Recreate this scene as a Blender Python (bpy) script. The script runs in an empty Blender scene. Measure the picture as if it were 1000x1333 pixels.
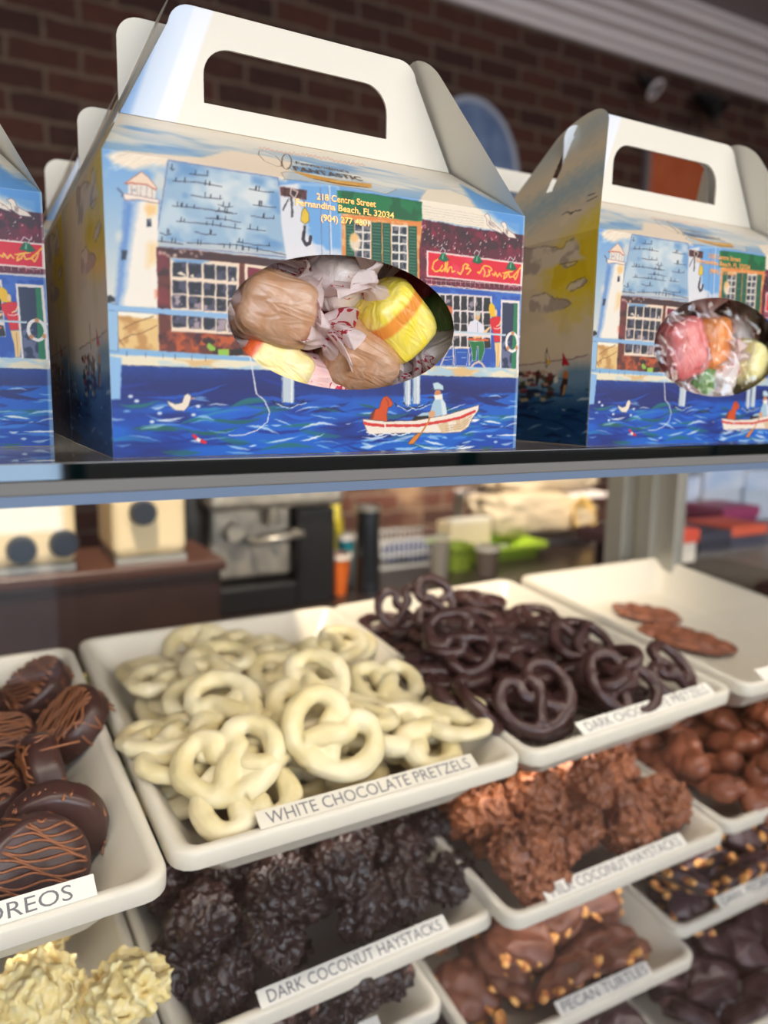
import bpy, bmesh, math, random
import numpy as np
from mathutils import Vector, Matrix, Euler, noise as mn
U=0.32                      # one working unit in metres
EYE=1.30                    # height of the eye above the floor
SC=bpy.context.scene
COL=SC.collection
def lin(c): 
    return tuple((x/12.92 if x<=.04045 else ((x+.055)/1.055)**2.4) for x in [v/255 for v in c])
def toW(p): return Vector((p[0]*U,p[1]*U,p[2]*U+EYE))
# ---------------------------------------------------------------- materials
def mat(name,rgb,rough=.5,metal=0.0,spec=.5,coat=0.0,sss=0.0,trans=0.0,noise=None,bump=None,emit=None,ior=1.45):
    m=bpy.data.materials.new(name); m.use_nodes=True; nt=m.node_tree; b=nt.nodes['Principled BSDF']
    b.inputs['Base Color'].default_value=(*lin(rgb),1); b.inputs['Roughness'].default_value=rough; b.inputs['Metallic'].default_value=metal
    b.inputs['Specular IOR Level'].default_value=spec; b.inputs['Coat Weight'].default_value=coat; b.inputs['IOR'].default_value=ior
    if sss: b.inputs['Subsurface Weight'].default_value=sss; b.inputs['Subsurface Scale'].default_value=.004; b.inputs['Subsurface Radius'].default_value=(1,.7,.4)
    if trans: b.inputs['Transmission Weight'].default_value=trans
    tc=nt.nodes.new('ShaderNodeTexCoord')
    if noise:
        c2,scale,lo,hi=noise[:4]; n=nt.nodes.new('ShaderNodeTexNoise'); n.inputs['Scale'].default_value=scale; n.inputs['Detail'].default_value=5
        mp=nt.nodes.new('ShaderNodeMapping'); 
        if len(noise)>4: mp.inputs['Scale'].default_value=noise[4]
        nt.links.new(tc.outputs['Object'],mp.inputs[0]); nt.links.new(mp.outputs[0],n.inputs['Vector'])
        r=nt.nodes.new('ShaderNodeValToRGB'); r.color_ramp.elements[0].position=lo; r.color_ramp.elements[1].position=hi
        r.color_ramp.elements[0].color=(*lin(rgb),1); r.color_ramp.elements[1].color=(*lin(c2),1)
        nt.links.new(n.outputs['Fac'],r.inputs[0]); nt.links.new(r.outputs[0],b.inputs['Base Color'])
    if bump:
        sc,st=bump[:2]; n=nt.nodes.new('ShaderNodeTexNoise'); n.inputs['Scale'].default_value=sc; n.inputs['Detail'].default_value=4
        nt.links.new(tc.outputs['Object'],n.inputs['Vector'])
        bp=nt.nodes.new('ShaderNodeBump'); bp.inputs['Strength'].default_value=st; bp.inputs['Distance'].default_value=bump[2] if len(bump)>2 else .002
        nt.links.new(n.outputs['Fac'],bp.inputs['Height']); nt.links.new(bp.outputs[0],b.inputs['Normal'])
    if emit: b.inputs['Emission Color'].default_value=(*lin(emit[0]),1); b.inputs['Emission Strength'].default_value=emit[1]
    return m
def pane_mat(name,tint=(255,255,255),rough=0.0,f0=1.0):       # clear sheet glass: see-through with a true Fresnel reflection
    m=bpy.data.materials.new(name); m.use_nodes=True; nt=m.node_tree; nt.nodes.clear()
    o=nt.nodes.new('ShaderNodeOutputMaterial'); t=nt.nodes.new('ShaderNodeBsdfTransparent'); g=nt.nodes.new('ShaderNodeBsdfGlossy'); x=nt.nodes.new('ShaderNodeMixShader'); f=nt.nodes.new('ShaderNodeFresnel')
    t.inputs[0].default_value=(*lin(tint),1); g.inputs['Roughness'].default_value=rough; ge=nt.nodes.new('ShaderNodeNewGeometry'); mr=nt.nodes.new('ShaderNodeMapRange'); mr.inputs[3].default_value=1.0+.5*f0; mr.inputs[4].default_value=1/(1.0+.5*f0)   # same reflectance seen from either side of the sheet
    nt.links.new(ge.outputs['Backfacing'],mr.inputs[0]); nt.links.new(mr.outputs[0],f.inputs['IOR'])
    nt.links.new(f.outputs[0],x.inputs[0]); nt.links.new(t.outputs[0],x.inputs[1]); nt.links.new(g.outputs[0],x.inputs[2]); nt.links.new(x.outputs[0],o.inputs[0]); return m
def print_mat(name,rough=.34):                                # card printed on its outer face, plain white inside
    m=bpy.data.materials.new(name); m.use_nodes=True; nt=m.node_tree; b=nt.nodes['Principled BSDF']
    a=nt.nodes.new('ShaderNodeVertexColor'); a.layer_name='print'; g=nt.nodes.new('ShaderNodeNewGeometry'); x=nt.nodes.new('ShaderNodeMixRGB')
    x.inputs[2].default_value=(*lin((232,226,214)),1); nt.links.new(g.outputs['Backfacing'],x.inputs[0]); nt.links.new(a.outputs['Color'],x.inputs[1]); nt.links.new(x.outputs[0],b.inputs['Base Color'])
    b.inputs['Roughness'].default_value=rough; b.inputs['Specular IOR Level'].default_value=.2
    tc=nt.nodes.new('ShaderNodeTexCoord'); n=nt.nodes.new('ShaderNodeTexNoise'); n.inputs['Scale'].default_value=900; nt.links.new(tc.outputs['Object'],n.inputs['Vector'])
    bp=nt.nodes.new('ShaderNodeBump'); bp.inputs['Strength'].default_value=.12; bp.inputs['Distance'].default_value=.0003; nt.links.new(n.outputs['Fac'],bp.inputs['Height']); nt.links.new(bp.outputs[0],b.inputs['Normal'])
    return m
# ---------------------------------------------------------------- object helpers
def obj(name,me,m=None,parent=None):
    if m is not None and len(me.materials)==0: me.materials.append(m)
    o=bpy.data.objects.new(name,me); COL.objects.link(o)
    if parent is not None: o.parent=parent
    return o
def tag(o,label=None,cat=None,group=None,kind=None):
    if label: o['label']=label
    if cat: o['category']=cat
    if group: o['group']=group
    if kind: o['kind']=kind
    return o
def thing(name,label,cat,loc=(0,0,0),group=None):
    o=bpy.data.objects.new(name,None); COL.objects.link(o); o.location=loc; o.empty_display_size=.02
    return tag(o,label,cat,group)
def dup(root,matrix=None,label=None,group=None):
    r=root.copy(); COL.objects.link(r)
    if matrix is not None: r.matrix_world=matrix
    if label: r['label']=label
    if group: r['group']=group
    for ch in list(root.children):
        c=ch.copy(); COL.objects.link(c); c.parent=r
        for g in list(ch.children):
            d=g.copy(); COL.objects.link(d); d.parent=c
    return r
class MB:
    def __init__(s): s.bm=bmesh.new()
    def box(s,x0,x1,y0,y1,z0,z1,k=1.0,bev=0,rot=None,at=(0,0,0)):
        c=Vector(((x0+x1)/2,(y0+y1)/2,(z0+z1)/2))*k; d=(abs(x1-x0)*k,abs(y1-y0)*k,abs(z1-z0)*k)
        t=bmesh.new(); bmesh.ops.create_cube(t,size=1); bmesh.ops.scale(t,vec=d,verts=t.verts)
        if bev: bmesh.ops.bevel(t,geom=t.edges[:],offset=bev,segments=3,affect='EDGES',profile=.5)
        M=Matrix.Translation(c)
        if rot: M=M@rot
        bmesh.ops.transform(t,matrix=M,verts=t.verts); s.add(t); return s
    def add(s,t):
        me=bpy.data.meshes.new('x'); t.to_mesh(me); s.bm.from_mesh(me); bpy.data.meshes.remove(me); t.free()
    def lathe(s,prof,seg=40,center=(0,0,0),k=1.0,axis=None):
        t=bmesh.new(); rings=[]
        for r,z in prof:
            if r<1e-6: rings.append([t.verts.new((0,0,z*k))])
            else: rings.append([t.verts.new((r*k*math.cos(2*math.pi*i/seg),r*k*math.sin(2*math.pi*i/seg),z*k)) for i in range(seg)])
        for a,b in zip(rings,rings[1:]):
            for i in range(seg):
                j=(i+1)%seg
                if len(a)==1 and len(b)>1: t.faces.new((a[0],b[j],b[i]))
                elif len(b)==1 and len(a)>1: t.faces.new((a[i],a[j],b[0]))
                elif len(a)>1: t.faces.new((a[i],a[j],b[j],b[i]))
        M=Matrix.Translation(Vector(center)*k)
        if axis: M=M@axis
        bmesh.ops.recalc_face_normals(t,faces=t.faces); bmesh.ops.transform(t,matrix=M,verts=t.verts); s.add(t); return s
    def tube(s,pts,r,seg=8,closed=False,k=1.0,cap=True):
        P=[Vector(p)*k for p in pts]; n=len(P); t=bmesh.new(); rings=[]
        rr=r if hasattr(r,'__len__') else [r]*n
        up=Vector((0,0,1)); prev=None
        for i in range(n):
            a=P[(i-1)%n] if (closed or i>0) else P[i]; b=P[(i+1)%n] if (closed or i<n-1) else P[i]
            d=(b-a).normalized() if (b-a).length>0 else Vector((1,0,0))
            if prev is None: s1=d.cross(up) if abs(d.dot(up))<.95 else d.cross(Vector((1,0,0)))
            else: s1=prev-d*prev.dot(d)
            s1.normalize(); prev=s1; s2=d.cross(s1)
            rings.append([t.verts.new(P[i]+(s1*math.cos(2*math.pi*q/seg)+s2*math.sin(2*math.pi*q/seg))*rr[i]*k) for q in range(seg)])
        for i in range(n if closed else n-1):
            A=rings[i];B=rings[(i+1)%n]
            for q in range(seg): t.faces.new((A[q],A[(q+1)%seg],B[(q+1)%seg],B[q]))
        if not closed and cap: t.faces.new(rings[0][::-1]); t.faces.new(rings[-1])
        bmesh.ops.recalc_face_normals(t,faces=t.faces); s.add(t); return s
    def ball(s,c,r,sub=2,sc=(1,1,1),k=1.0):
        t=bmesh.new(); bmesh.ops.create_icosphere(t,subdivisions=sub,radius=r*k)
        bmesh.ops.scale(t,vec=sc,verts=t.verts); bmesh.ops.translate(t,vec=Vector(c)*k,verts=t.verts); s.add(t); return s
    def mesh(s,name,smooth=True,off=None):
        me=bpy.data.meshes.new(name); 
        if off is not None: bmesh.ops.translate(s.bm,vec=off,verts=s.bm.verts)
        s.bm.to_mesh(me); s.bm.free()
        if smooth: me.shade_smooth()
        return me
def remesh(me,voxel,smooth=4):
    o=bpy.data.objects.new('tmp',me); COL.objects.link(o)
    r=o.modifiers.new('r','REMESH'); r.mode='VOXEL'; r.voxel_size=voxel; r.use_smooth_shade=True
    if smooth: q=o.modifiers.new('s','SMOOTH'); q.factor=.6; q.iterations=smooth
    dg=bpy.context.evaluated_depsgraph_get(); dg.update(); m2=bpy.data.meshes.new_from_object(o.evaluated_get(dg)); nm=me.name
    bpy.data.objects.remove(o); bpy.data.meshes.remove(me); m2.name=nm; m2.shade_smooth(); return m2
def smooth_by_angle(me,ang=35):
    me.shade_smooth(); me.set_sharp_from_angle(angle=math.radians(ang))
def shape2d(name,outlines,thick):                 # flat outline(s) with holes -> mesh, given in metres on the xy plane
    cu=bpy.data.curves.new(name,'CURVE'); cu.dimensions='2D'; cu.fill_mode='BOTH'; cu.extrude=thick/2
    for pts in outlines:
        sp=cu.splines.new('POLY'); sp.points.add(len(pts)-1); sp.use_cyclic_u=True
        for i,p in enumerate(pts): sp.points[i].co=(p[0],p[1],0,1)
    o=bpy.data.objects.new('tmp',cu); COL.objects.link(o); dg=bpy.context.evaluated_depsgraph_get(); dg.update()
    me=bpy.data.meshes.new_from_object(o.evaluated_get(dg)); bpy.data.objects.remove(o); bpy.data.curves.remove(cu); me.name=name; me.materials.clear(); return me
def text_mesh(txt,size,extr=0.0,shear=0.0,xs=1.0,bold=0.0):
    cu=bpy.data.curves.new('t','FONT'); cu.body=txt; cu.size=size; cu.extrude=extr; cu.shear=shear; cu.offset=bold; cu.resolution_u=3
    o=bpy.data.objects.new('tmp',cu); COL.objects.link(o); dg=bpy.context.evaluated_depsgraph_get(); dg.update()
    me=bpy.data.meshes.new_from_object(o.evaluated_get(dg)); bpy.data.objects.remove(o); bpy.data.curves.remove(cu); me.materials.clear(); me.name='lettering'
    return me
def map_mesh(me,fn):
    n=len(me.vertices); a=np.empty(n*3); me.vertices.foreach_get('co',a); a=a.reshape(-1,3); b=fn(a); me.vertices.foreach_set('co',np.ascontiguousarray(b,dtype=np.float32).ravel()); me.update(); return me
def rounded(x0,x1,y0,y1,r,seg=8):
    rs=r if hasattr(r,'__len__') else (r,)*4; out=[]
    for (cx,cy,a0),q in zip(((x1,y0,-90),(x1,y1,0),(x0,y1,90),(x0,y0,180)),rs):
        sx=-1 if cx==x1 else 1; sy=-1 if cy==y1 else 1
        if q<=0: out.append((cx,cy)); continue
        for i in range(seg+1):
            a=math.radians(a0+90*i/seg); out.append((cx+sx*q+q*math.cos(a),cy+sy*q+q*math.sin(a)))
    return out
# ---------------------------------------------------------------- sweets (metres, resting on z=0 around the origin)
def catmull(P,n,closed=False):
    P=[Vector(p) for p in P]; out=[]; N=len(P); segs=N if closed else N-1
    for i in range(segs):
        p0=P[(i-1)%N] if closed or i>0 else P[i]; p1=P[i]; p2=P[(i+1)%N]; p3=P[(i+2)%N] if closed or i<N-2 else P[(i+1)%N]
        for k in range(n):
            t=k/n; out.append(.5*((2*p1)+(p2-p0)*t+(2*p0-5*p1+4*p2-p3)*t*t+(3*p1-p0-3*p2+p3)*t**3))
    if not closed: out.append(P[-1])
    return out
def pretzel_mesh(seed,fat=1.0):
    rg=random.Random(seed); j=lambda a=.8: rg.uniform(-a,a)
    P=[(-12+j(),-19,2.5),(-6,-10,3.2),(1,-1,3.4),(8,8+j(),.6),(6,18,0),(15+j(),24+j(),0),(27,19,0),(33+j(),6,0),(29,-10+j(),0),(17,-22,0),(0,-26+j(),0)]
    Q=[(-x,y,(z if i>4 else -z*.6)) for i,(x,y,z) in enumerate(P)]
    m=MB(); r=[5.2*fat]*200
    for L in (P,Q):
        c=catmull(L,7); m.tube(c,[ (4.9+.4*math.sin(i*.31+seed))*fat for i in range(len(c))],10,k=.001)
    me=remesh(m.mesh('pretzel'),.0013,6)
    def f(a):
        a=a.copy()
        a[:,2]*=.92
        for i in range(len(a)):
            v=Vector(a[i]); a[i]+=np.array(mn.noise_vector(v*90+Vector((seed*7,0,0))))*.0011
        a[:,2]-=a[:,2].min(); return a
    return map_mesh(me,f)
def haystack_mesh(seed,r=.021,vox=.0011):
    rg=random.Random(seed); m=MB(); m.ball((0,0,r*.72),r*.74,3,(1.05,1.0,.85))
    for i in range(120):
        th=rg.uniform(0,2*math.pi); ph=math.acos(rg.uniform(-.55,1)); n=Vector((math.sin(ph)*math.cos(th),math.sin(ph)*math.sin(th),math.cos(ph)))
        p=Vector((n.x*r*.86,n.y*r*.84,n.z*r*.74+r*.72)); d=(n.cross(Vector((rg.uniform(-1,1),rg.uniform(-1,1),rg.uniform(-1,1))))).normalized()
        L=rg.uniform(.10,.24)*r; w=rg.uniform(.06,.13)*r
        m.tube([p-d*L-n*r*.08,p+n*rg.uniform(0,.14)*r,p+d*L-n*r*.06],[w*.8,w,w*.7],6)
    me=remesh(m.mesh('haystack'),vox,1)
    def f(a):
        a=a.copy()
        for i in range(len(a)): a[i]+=np.array(mn.noise_vector(Vector(a[i])*300+Vector((seed,3,1))))*.0009+np.array(mn.noise_vector(Vector(a[i])*75+Vector((seed,3,1))))*.0024
        a[:,2]-=a[:,2].min(); return a
    return map_mesh(me,f)
def cluster_mesh(seed,r=.022):
    rg=random.Random(seed); m=MB()
    for i in range(9):
        th=i*2.4+rg.uniform(-.4,.4); d=r*.62*math.sqrt(i/8)
        q=rg.uniform(.34,.5)*r; m.ball((d*math.cos(th),d*math.sin(th),r*.42+rg.uniform(-.1,.28)*r*(1-d/r)),q,2,(rg.uniform(.9,1.3),rg.uniform(.9,1.2),.9))
    me=remesh(m.mesh('cluster'),.0013,7)
    def f(a):
        a=a.copy(); a[:,2]-=a[:,2].min()
        return a
    return map_mesh(me,f)
def turtle_mesh(seed,r=.024):
    rg=random.Random(seed); t=bmesh.new(); bmesh.ops.create_icosphere(t,subdivisions=5,radius=1)
    a0=rg.uniform(0,1)
    for v in t.verts:
        th=math.atan2(v.co.y,v.co.x)+a0; k=1/(abs(math.cos(th))**3.2+abs(math.sin(th))**3.2)**(1/3.2)
        h=v.co.z; rr=math.sqrt(max(0,1-h*h))**.75
        lump=mn.noise(Vector((math.cos(th)*1.4,math.sin(th)*1.4,h*1.5+seed)))
        x=math.cos(th-a0)*rr*k*(1+.16*lump); y=math.sin(th-a0)*rr*k*(1+.16*lump)
        z=(.42*max(h,0)**.7 if h>0 else .06*h)+.10*mn.noise(Vector((x*2.2,y*2.2,seed*3)))*(1 if h>0 else 0)
        v.co=Vector((x*r,y*r,(z+.06)*r*1.25))
    m=MB(); m.add(t); return m.mesh('turtle')
def cookie_mesh(seed,r=.029,h=.019):
    prof=[(0,0),(r*.86,0),(r*.97,h*.1),(r,h*.3),(r*.985,h*.55),(r,h*.75),(r*.95,h*.93),(r*.86,h),(r*.5,h*1.03),(0,h*1.0)]
    m=MB(); m.lathe(prof,56); me=m.mesh('cookie')
    def f(a):
        a=a.copy()
        for i in range(len(a)): a[i]+=np.array(mn.noise_vector(Vector(a[i])*70+Vector((seed*5,0,0))))*.0013
        return a
    return map_mesh(me,f)
def drizzle_mesh(seed,r=.029,h=.019):
    rg=random.Random(seed); m=MB(); a=rg.uniform(0,3); ca,sa=math.cos(a),math.sin(a)
    for i in range(17):
        y=-r*.92+i*r*1.84/16+rg.uniform(-.0006,.0006); L=math.sqrt(max(0,r*r-y*y)); pts=[]
        for k in range(11):
            x=(-1+2*k/10)*L*1.0; q=y+.0022*math.sin(k*.9+i*1.3+seed)+rg.uniform(-.0003,.0003)
            dd=math.hypot(x,q); z=h*1.05+.0006
            if dd>r*.86: z=h*(1.0-.9*((dd-r*.86)/(r*.16))**2)
            s_=min(1,r*.985/max(dd,1e-6)); pts.append((x*ca*s_-q*sa*s_,x*sa*s_+q*ca*s_,z))
        m.tube(catmull(pts,3),.00085,5)
    return m.mesh('drizzle')
def nut_mesh(seed,r=.006):
    t=bmesh.new(); bmesh.ops.create_icosphere(t,subdivisions=3,radius=1)
    for v in t.verts:
        c=v.co.copy(); n=1+.3*mn.noise(c*1.7+Vector((seed*9,0,0)))+.12*mn.noise(c*5+Vector((seed,0,0))); v.co=Vector((c.x*1.5,c.y*.85,c.z*.6+.6))*r*n
    m=MB(); m.add(t); return m.mesh('nut_piece')
def bark_mesh(seed):
    t=bmesh.new(); bmesh.ops.create_icosphere(t,subdivisions=5,radius=1)
    for v in t.verts:
        c=v.co; th=math.atan2(c.y,c.x); k=1+.12*mn.noise(Vector((math.cos(th)*2,math.sin(th)*2,seed)))+.05*mn.noise(Vector((math.cos(th)*7,math.sin(th)*7,seed)))
        z=c.z*.006+.006+ (.004*mn.noise(Vector((c.x*3,c.y*3,seed))) if c.z>0 else 0)
        v.co=Vector((c.x*.040*k,c.y*.024*k,z))
    m=MB(); m.add(t); return m.mesh('almond_bark')
def taffy_body_mesh(seed,L=.036,r=.0155):
    t=bmesh.new(); n=36; rings=[]
    zs=[-1,-.97,-.88,-.7,-.4,0,.4,.7,.88,.97,1]
    for q in zs:
        w=(1-abs(q)**7)**(1/3.0) if abs(q)<1 else .16; w=max(w,.2); ring=[]
        for i in range(n):
            th=2*math.pi*i/n; k=1/(abs(math.cos(th))**3+abs(math.sin(th))**3)**(1/3)
            f=1+.09*mn.noise(Vector((math.cos(th)*1.6,math.sin(th)*1.6,q*2+seed)))+.035*mn.noise(Vector((math.cos(th)*5,math.sin(th)*5,q*3+seed)))
            ring.append(t.verts.new((q*L/2,math.cos(th)*r*w*k*f,math.sin(th)*r*w*k*f)))
        rings.append(ring)
    for a,b in zip(rings,rings[1:]):
        for i in range(n): t.faces.new((a[i],a[(i+1)%n],b[(i+1)%n],b[i]))
    t.faces.new(rings[0][::-1]); t.faces.new(rings[-1]); bmesh.ops.recalc_face_normals(t,faces=t.faces)
    bmesh.ops.subdivide_edges(t,edges=t.edges[:],cuts=1,use_grid_fill=True,smooth=.6)
    m=MB(); m.add(t); return m.mesh('candy_body')
def twist_mesh(seed,L=.036,r=.0155,side=1,long=.021):
    rg=random.Random(seed*3+side); t=bmesh.new(); n=72; rings=[]; ph=rg.uniform(0,6); fl=rg.uniform(.75,1.15); lean=(rg.uniform(-.4,.4),rg.uniform(-.4,.4))
    for j in range(12):
        q=j/11; x=L/2*.93+long*q
        rr=r*(.62*(1-q/.22)+.20*(q/.22)) if q<.22 else r*(.20+ (q-.22)/.78*.85*fl)
        amp=min(1,q*1.6)*.34; ring=[]
        for i in range(n):
            th=2*math.pi*i/n
            f=1+amp*math.sin(th*6+ph+q*1.2)+amp*.5*math.sin(th*11+ph*2)+.25*amp*math.sin(th*3+seed)
            ca,sa=math.cos(th+q*.9),math.sin(th+q*.9)
            ring.append(t.verts.new((side*(x+.0025*q*math.sin(th*4+ph)),ca*rr*f*1.25+lean[0]*long*q*q,sa*rr*f*.7+lean[1]*long*q*q)))
        rings.append(ring)
    for a,b in zip(rings,rings[1:]):
        for i in range(n): t.faces.new((a[i],a[(i+1)%n],b[(i+1)%n],b[i]))
    m=MB(); m.add(t); return m.mesh('wrapper_twist')
# ---------------------------------------------------------------- camera constants (unit = 0.32 m, eye at the origin)
FPX=1000.0; CX,CY=500.0,666.5
def cam_axes():
    ya,pi_,ro=math.radians(29.3),math.radians(-8.6),math.radians(0.85)
    fw=np.array([math.sin(ya)*math.cos(pi_),math.cos(ya)*math.cos(pi_),math.sin(pi_)])
    r=np.array([math.cos(ya),-math.sin(ya),0.0]); u=np.cross(r,fw)
    c,s=math.cos(ro),math.sin(ro)
    return c*r+s*u,-s*r+c*u,fw
AX_R,AX_U,AX_F=cam_axes()
def ray(x,y):
    return (x-CX)/FPX*AX_R-(y-CY)/FPX*AX_U+AX_F
def on_y(x,y,Y): d=ray(x,y); return d/d[1]*Y
def on_x(x,y,X): d=ray(x,y); return d/d[0]*X
# ---------------------------------------------------------------- gable box dimensions (units)
BW,BH,BD=.635,.365,.375
RY,RZ=.145,.0905            # roof panel run and rise
RS=math.hypot(RY,RZ)
HT=.157                     # handle height above the roof fold
HI0,HI1=.050,.118           # handle inset at its foot and at its top
BX0,BZ0=.173,-.082
# ---------------------------------------------------------------- a small watercolour painter
class Canvas:
    def __init__(s,w,h,res):
        s.res=res; s.W=int(w*res); s.H=int(h*res)
        s.a=np.ones((s.H,s.W,3),np.float32); s.n={}
        s.rng=np.random.default_rng(5)
    def noise(s,cell,seed=0,sx=1.0,sy=1.0):
        k=(cell,seed,sx,sy)
        if k in s.n: return s.n[k]
        rng=np.random.default_rng(seed+17); out=np.zeros((s.H,s.W),np.float32); amp=1;tot=0
        c=cell
        for o in range(3):
            gw=int(s.W/(c*sx))+3; gh=int(s.H/(c*sy))+3
            g=rng.random((gh,gw)).astype(np.float32)
            x=np.arange(s.W)/(c*sx); y=np.arange(s.H)/(c*sy)
            xi=x.astype(int); yi=y.astype(int); fx=x-xi; fy=y-yi
            fx=(fx*fx*(3-2*fx)).astype(np.float32); fy=(fy*fy*(3-2*fy)).astype(np.float32)
            r0=g[yi][:,xi]*(1-fx)+g[yi][:,xi+1]*fx; r1=g[yi+1][:,xi]*(1-fx)+g[yi+1][:,xi+1]*fx
            out+=amp*(r0*(1-fy)[:,None]+r1*fy[:,None]); tot+=amp; amp*=.55; c=max(2,c*.5)
        out/=tot; s.n[k]=out; return out
    def blend(s,m,col,y0=0,x0=0):
        h,w=m.shape; c=np.array(col,np.float32)/255
        v=s.a[y0:y0+h,x0:x0+w]; v+= (c-v)*m[...,None]
    def mask_poly(s,pts,wob=0.0,soft=.7):
        p=np.array(pts,float)*s.res; p[:,1]=s.H-p[:,1]
        e=4+int(soft)+int(wob*2); x0=max(0,int(p[:,0].min())-e); x1=min(s.W,int(p[:,0].max())+e)
        y0=max(0,int(p[:,1].min())-e); y1=min(s.H,int(p[:,1].max())+e)
        if x1<=x0 or y1<=y0: return None
        X,Y=np.meshgrid(np.arange(x0,x1)+.5,np.arange(y0,y1)+.5)
        if wob:
            X=X+(s.noise(9,1)[y0:y1,x0:x1]-.5)*wob*2; Y=Y+(s.noise(9,2)[y0:y1,x0:x1]-.5)*wob*2
        ins=np.zeros(X.shape,bool); dist=np.full(X.shape,1e9)
        n=len(p)
        for i in range(n):
            ax,ay=p[i]; bx,by=p[(i+1)%n]
            c=((ay>Y)!=(by>Y)); 
            if by!=ay: ins^= c&(X<(bx-ax)*(Y-ay)/(by-ay)+ax)
            dx,dy=bx-ax,by-ay; L=dx*dx+dy*dy+1e-9
            t=np.clip(((X-ax)*dx+(Y-ay)*dy)/L,0,1)
            dist=np.minimum(dist,(X-ax-t*dx)**2+(Y-ay-t*dy)**2)
        d=np.sqrt(dist)*np.where(ins,1,-1)
        return np.clip(d/soft*.5+.5,0,1).astype(np.float32),y0,x0
    def poly(s,pts,col,a=1.0,wob=0.0,soft=1.0,grain=0.0,edge=None,cell=20,seed=3):
        r=s.mask_poly(pts,wob,soft)
        if r is None: return
        m,y0,x0=r; h,w=m.shape
        if grain: m=m*(1-grain*np.clip(s.noise(cell,seed)[y0:y0+h,x0:x0+w]*2-.6,0,1))
        s.blend(m*a,col,y0,x0)
        if edge: s.line(list(pts)+[pts[0]],edge,1.3,a=.8,jit=.5)
    def patch(s,pts,col,thr=.5,cell=20,seed=7,a=1.0,sx=1,sy=1,sharp=8):
        r=s.mask_poly(pts,2,2)
        if r is None: return
        m,y0,x0=r; h,w=m.shape
        q=np.clip((s.noise(cell,seed,sx,sy)[y0:y0+h,x0:x0+w]-thr)*sharp,0,1)
        s.blend(m*q*a,col,y0,x0)
    def line(s,pts,col,wd=2.0,a=1.0,jit=0.0):
        p=np.array(pts,float)*s.res; p[:,1]=s.H-p[:,1]
        x0=max(0,int(p[:,0].min()-wd-3)); x1=min(s.W,int(p[:,0].max()+wd+4))
        y0=max(0,int(p[:,1].min()-wd-3)); y1=min(s.H,int(p[:,1].max()+wd+4))
        if x1<=x0 or y1<=y0: return
        X,Y=np.meshgrid(np.arange(x0,x1)+.5,np.arange(y0,y1)+.5)
        if jit:
            X=X+(s.noise(7,3)[y0:y1,x0:x1]-.5)*jit*3; Y=Y+(s.noise(7,4)[y0:y1,x0:x1]-.5)*jit*3
        d=np.full(X.shape,1e9)
        for i in range(len(p)-1):
            ax,ay=p[i]; bx,by=p[i+1]; dx,dy=bx-ax,by-ay; L=dx*dx+dy*dy+1e-9
            t=np.clip(((X-ax)*dx+(Y-ay)*dy)/L,0,1)
            d=np.minimum(d,(X-ax-t*dx)**2+(Y-ay-t*dy)**2)
        s.blend(np.clip(wd/2-np.sqrt(d)+.5,0,1).astype(np.float32)*a,col,y0,x0)
    def spot(s,c,rx,ry,col,a=1.0,soft=.3,rot=0):
        n=22; t=np.linspace(0,2*math.pi,n,endpoint=False)
        ca,sa=math.cos(rot),math.sin(rot)
        s.poly([(c[0]+rx*math.cos(q)*ca-ry*math.sin(q)*sa,c[1]+rx*math.cos(q)*sa+ry*math.sin(q)*ca) for q in t],col,a,0,soft*10)
    def vgrad(s,s0,s1,c0,c1,u0=0,u1=9):
        ya=max(0,int(s.H-s1*s.res)); yb=min(s.H,int(s.H-s0*s.res)); xa=int(u0*s.res); xb=min(s.W,int(u1*s.res))
        if yb<=ya: return
        t=((np.arange(ya,yb)-ya)/(yb-ya))[:,None,None].astype(np.float32)
        s.a[ya:yb,xa:xb]=(np.array(c1,np.float32)*(1-t)+np.array(c0,np.float32)*t)/255
    def sample(s,u,v):
        x=np.clip(np.asarray(u)*s.res-.5,0,s.W-1.001); y=np.clip(s.H-np.asarray(v)*s.res-.5,0,s.H-1.001)
        xi=x.astype(int); yi=y.astype(int); fx=(x-xi)[...,None]; fy=(y-yi)[...,None]; a=s.a
        c=(a[yi,xi]*(1-fx)+a[yi,xi+1]*fx)*(1-fy)+(a[yi+1,xi]*(1-fx)+a[yi+1,xi+1]*fx)*fy
        return np.where(c<=.04045,c/12.92,((c+.055)/1.055)**2.4)
    def waves(s,rng,n,u0,u1,s0,s1,cols,lmin,lmax,tmin,tmax):
        for i in range(n):
            u=rng.uniform(u0,u1); v=rng.uniform(s0,s1); L=rng.uniform(lmin,lmax); t=rng.uniform(tmin,tmax)
            sl=rng.normal(0,.12); b=rng.uniform(-.3,.3)*L*.35
            top=[];bot=[]
            for k in range(7):
                q=k/6; th=t*math.sin(math.pi*q)**.8
                cx=u+(q-.5)*L; cy=v+(q-.5)*L*sl+b*math.sin(math.pi*q)
                top.append((cx,cy+th*.5)); bot.append((cx,cy-th*.5))
            col=cols[rng.integers(len(cols))]
            s.poly(top+bot[::-1],col,a=rng.uniform(.55,.95),wob=1.5,soft=1.2)

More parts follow.
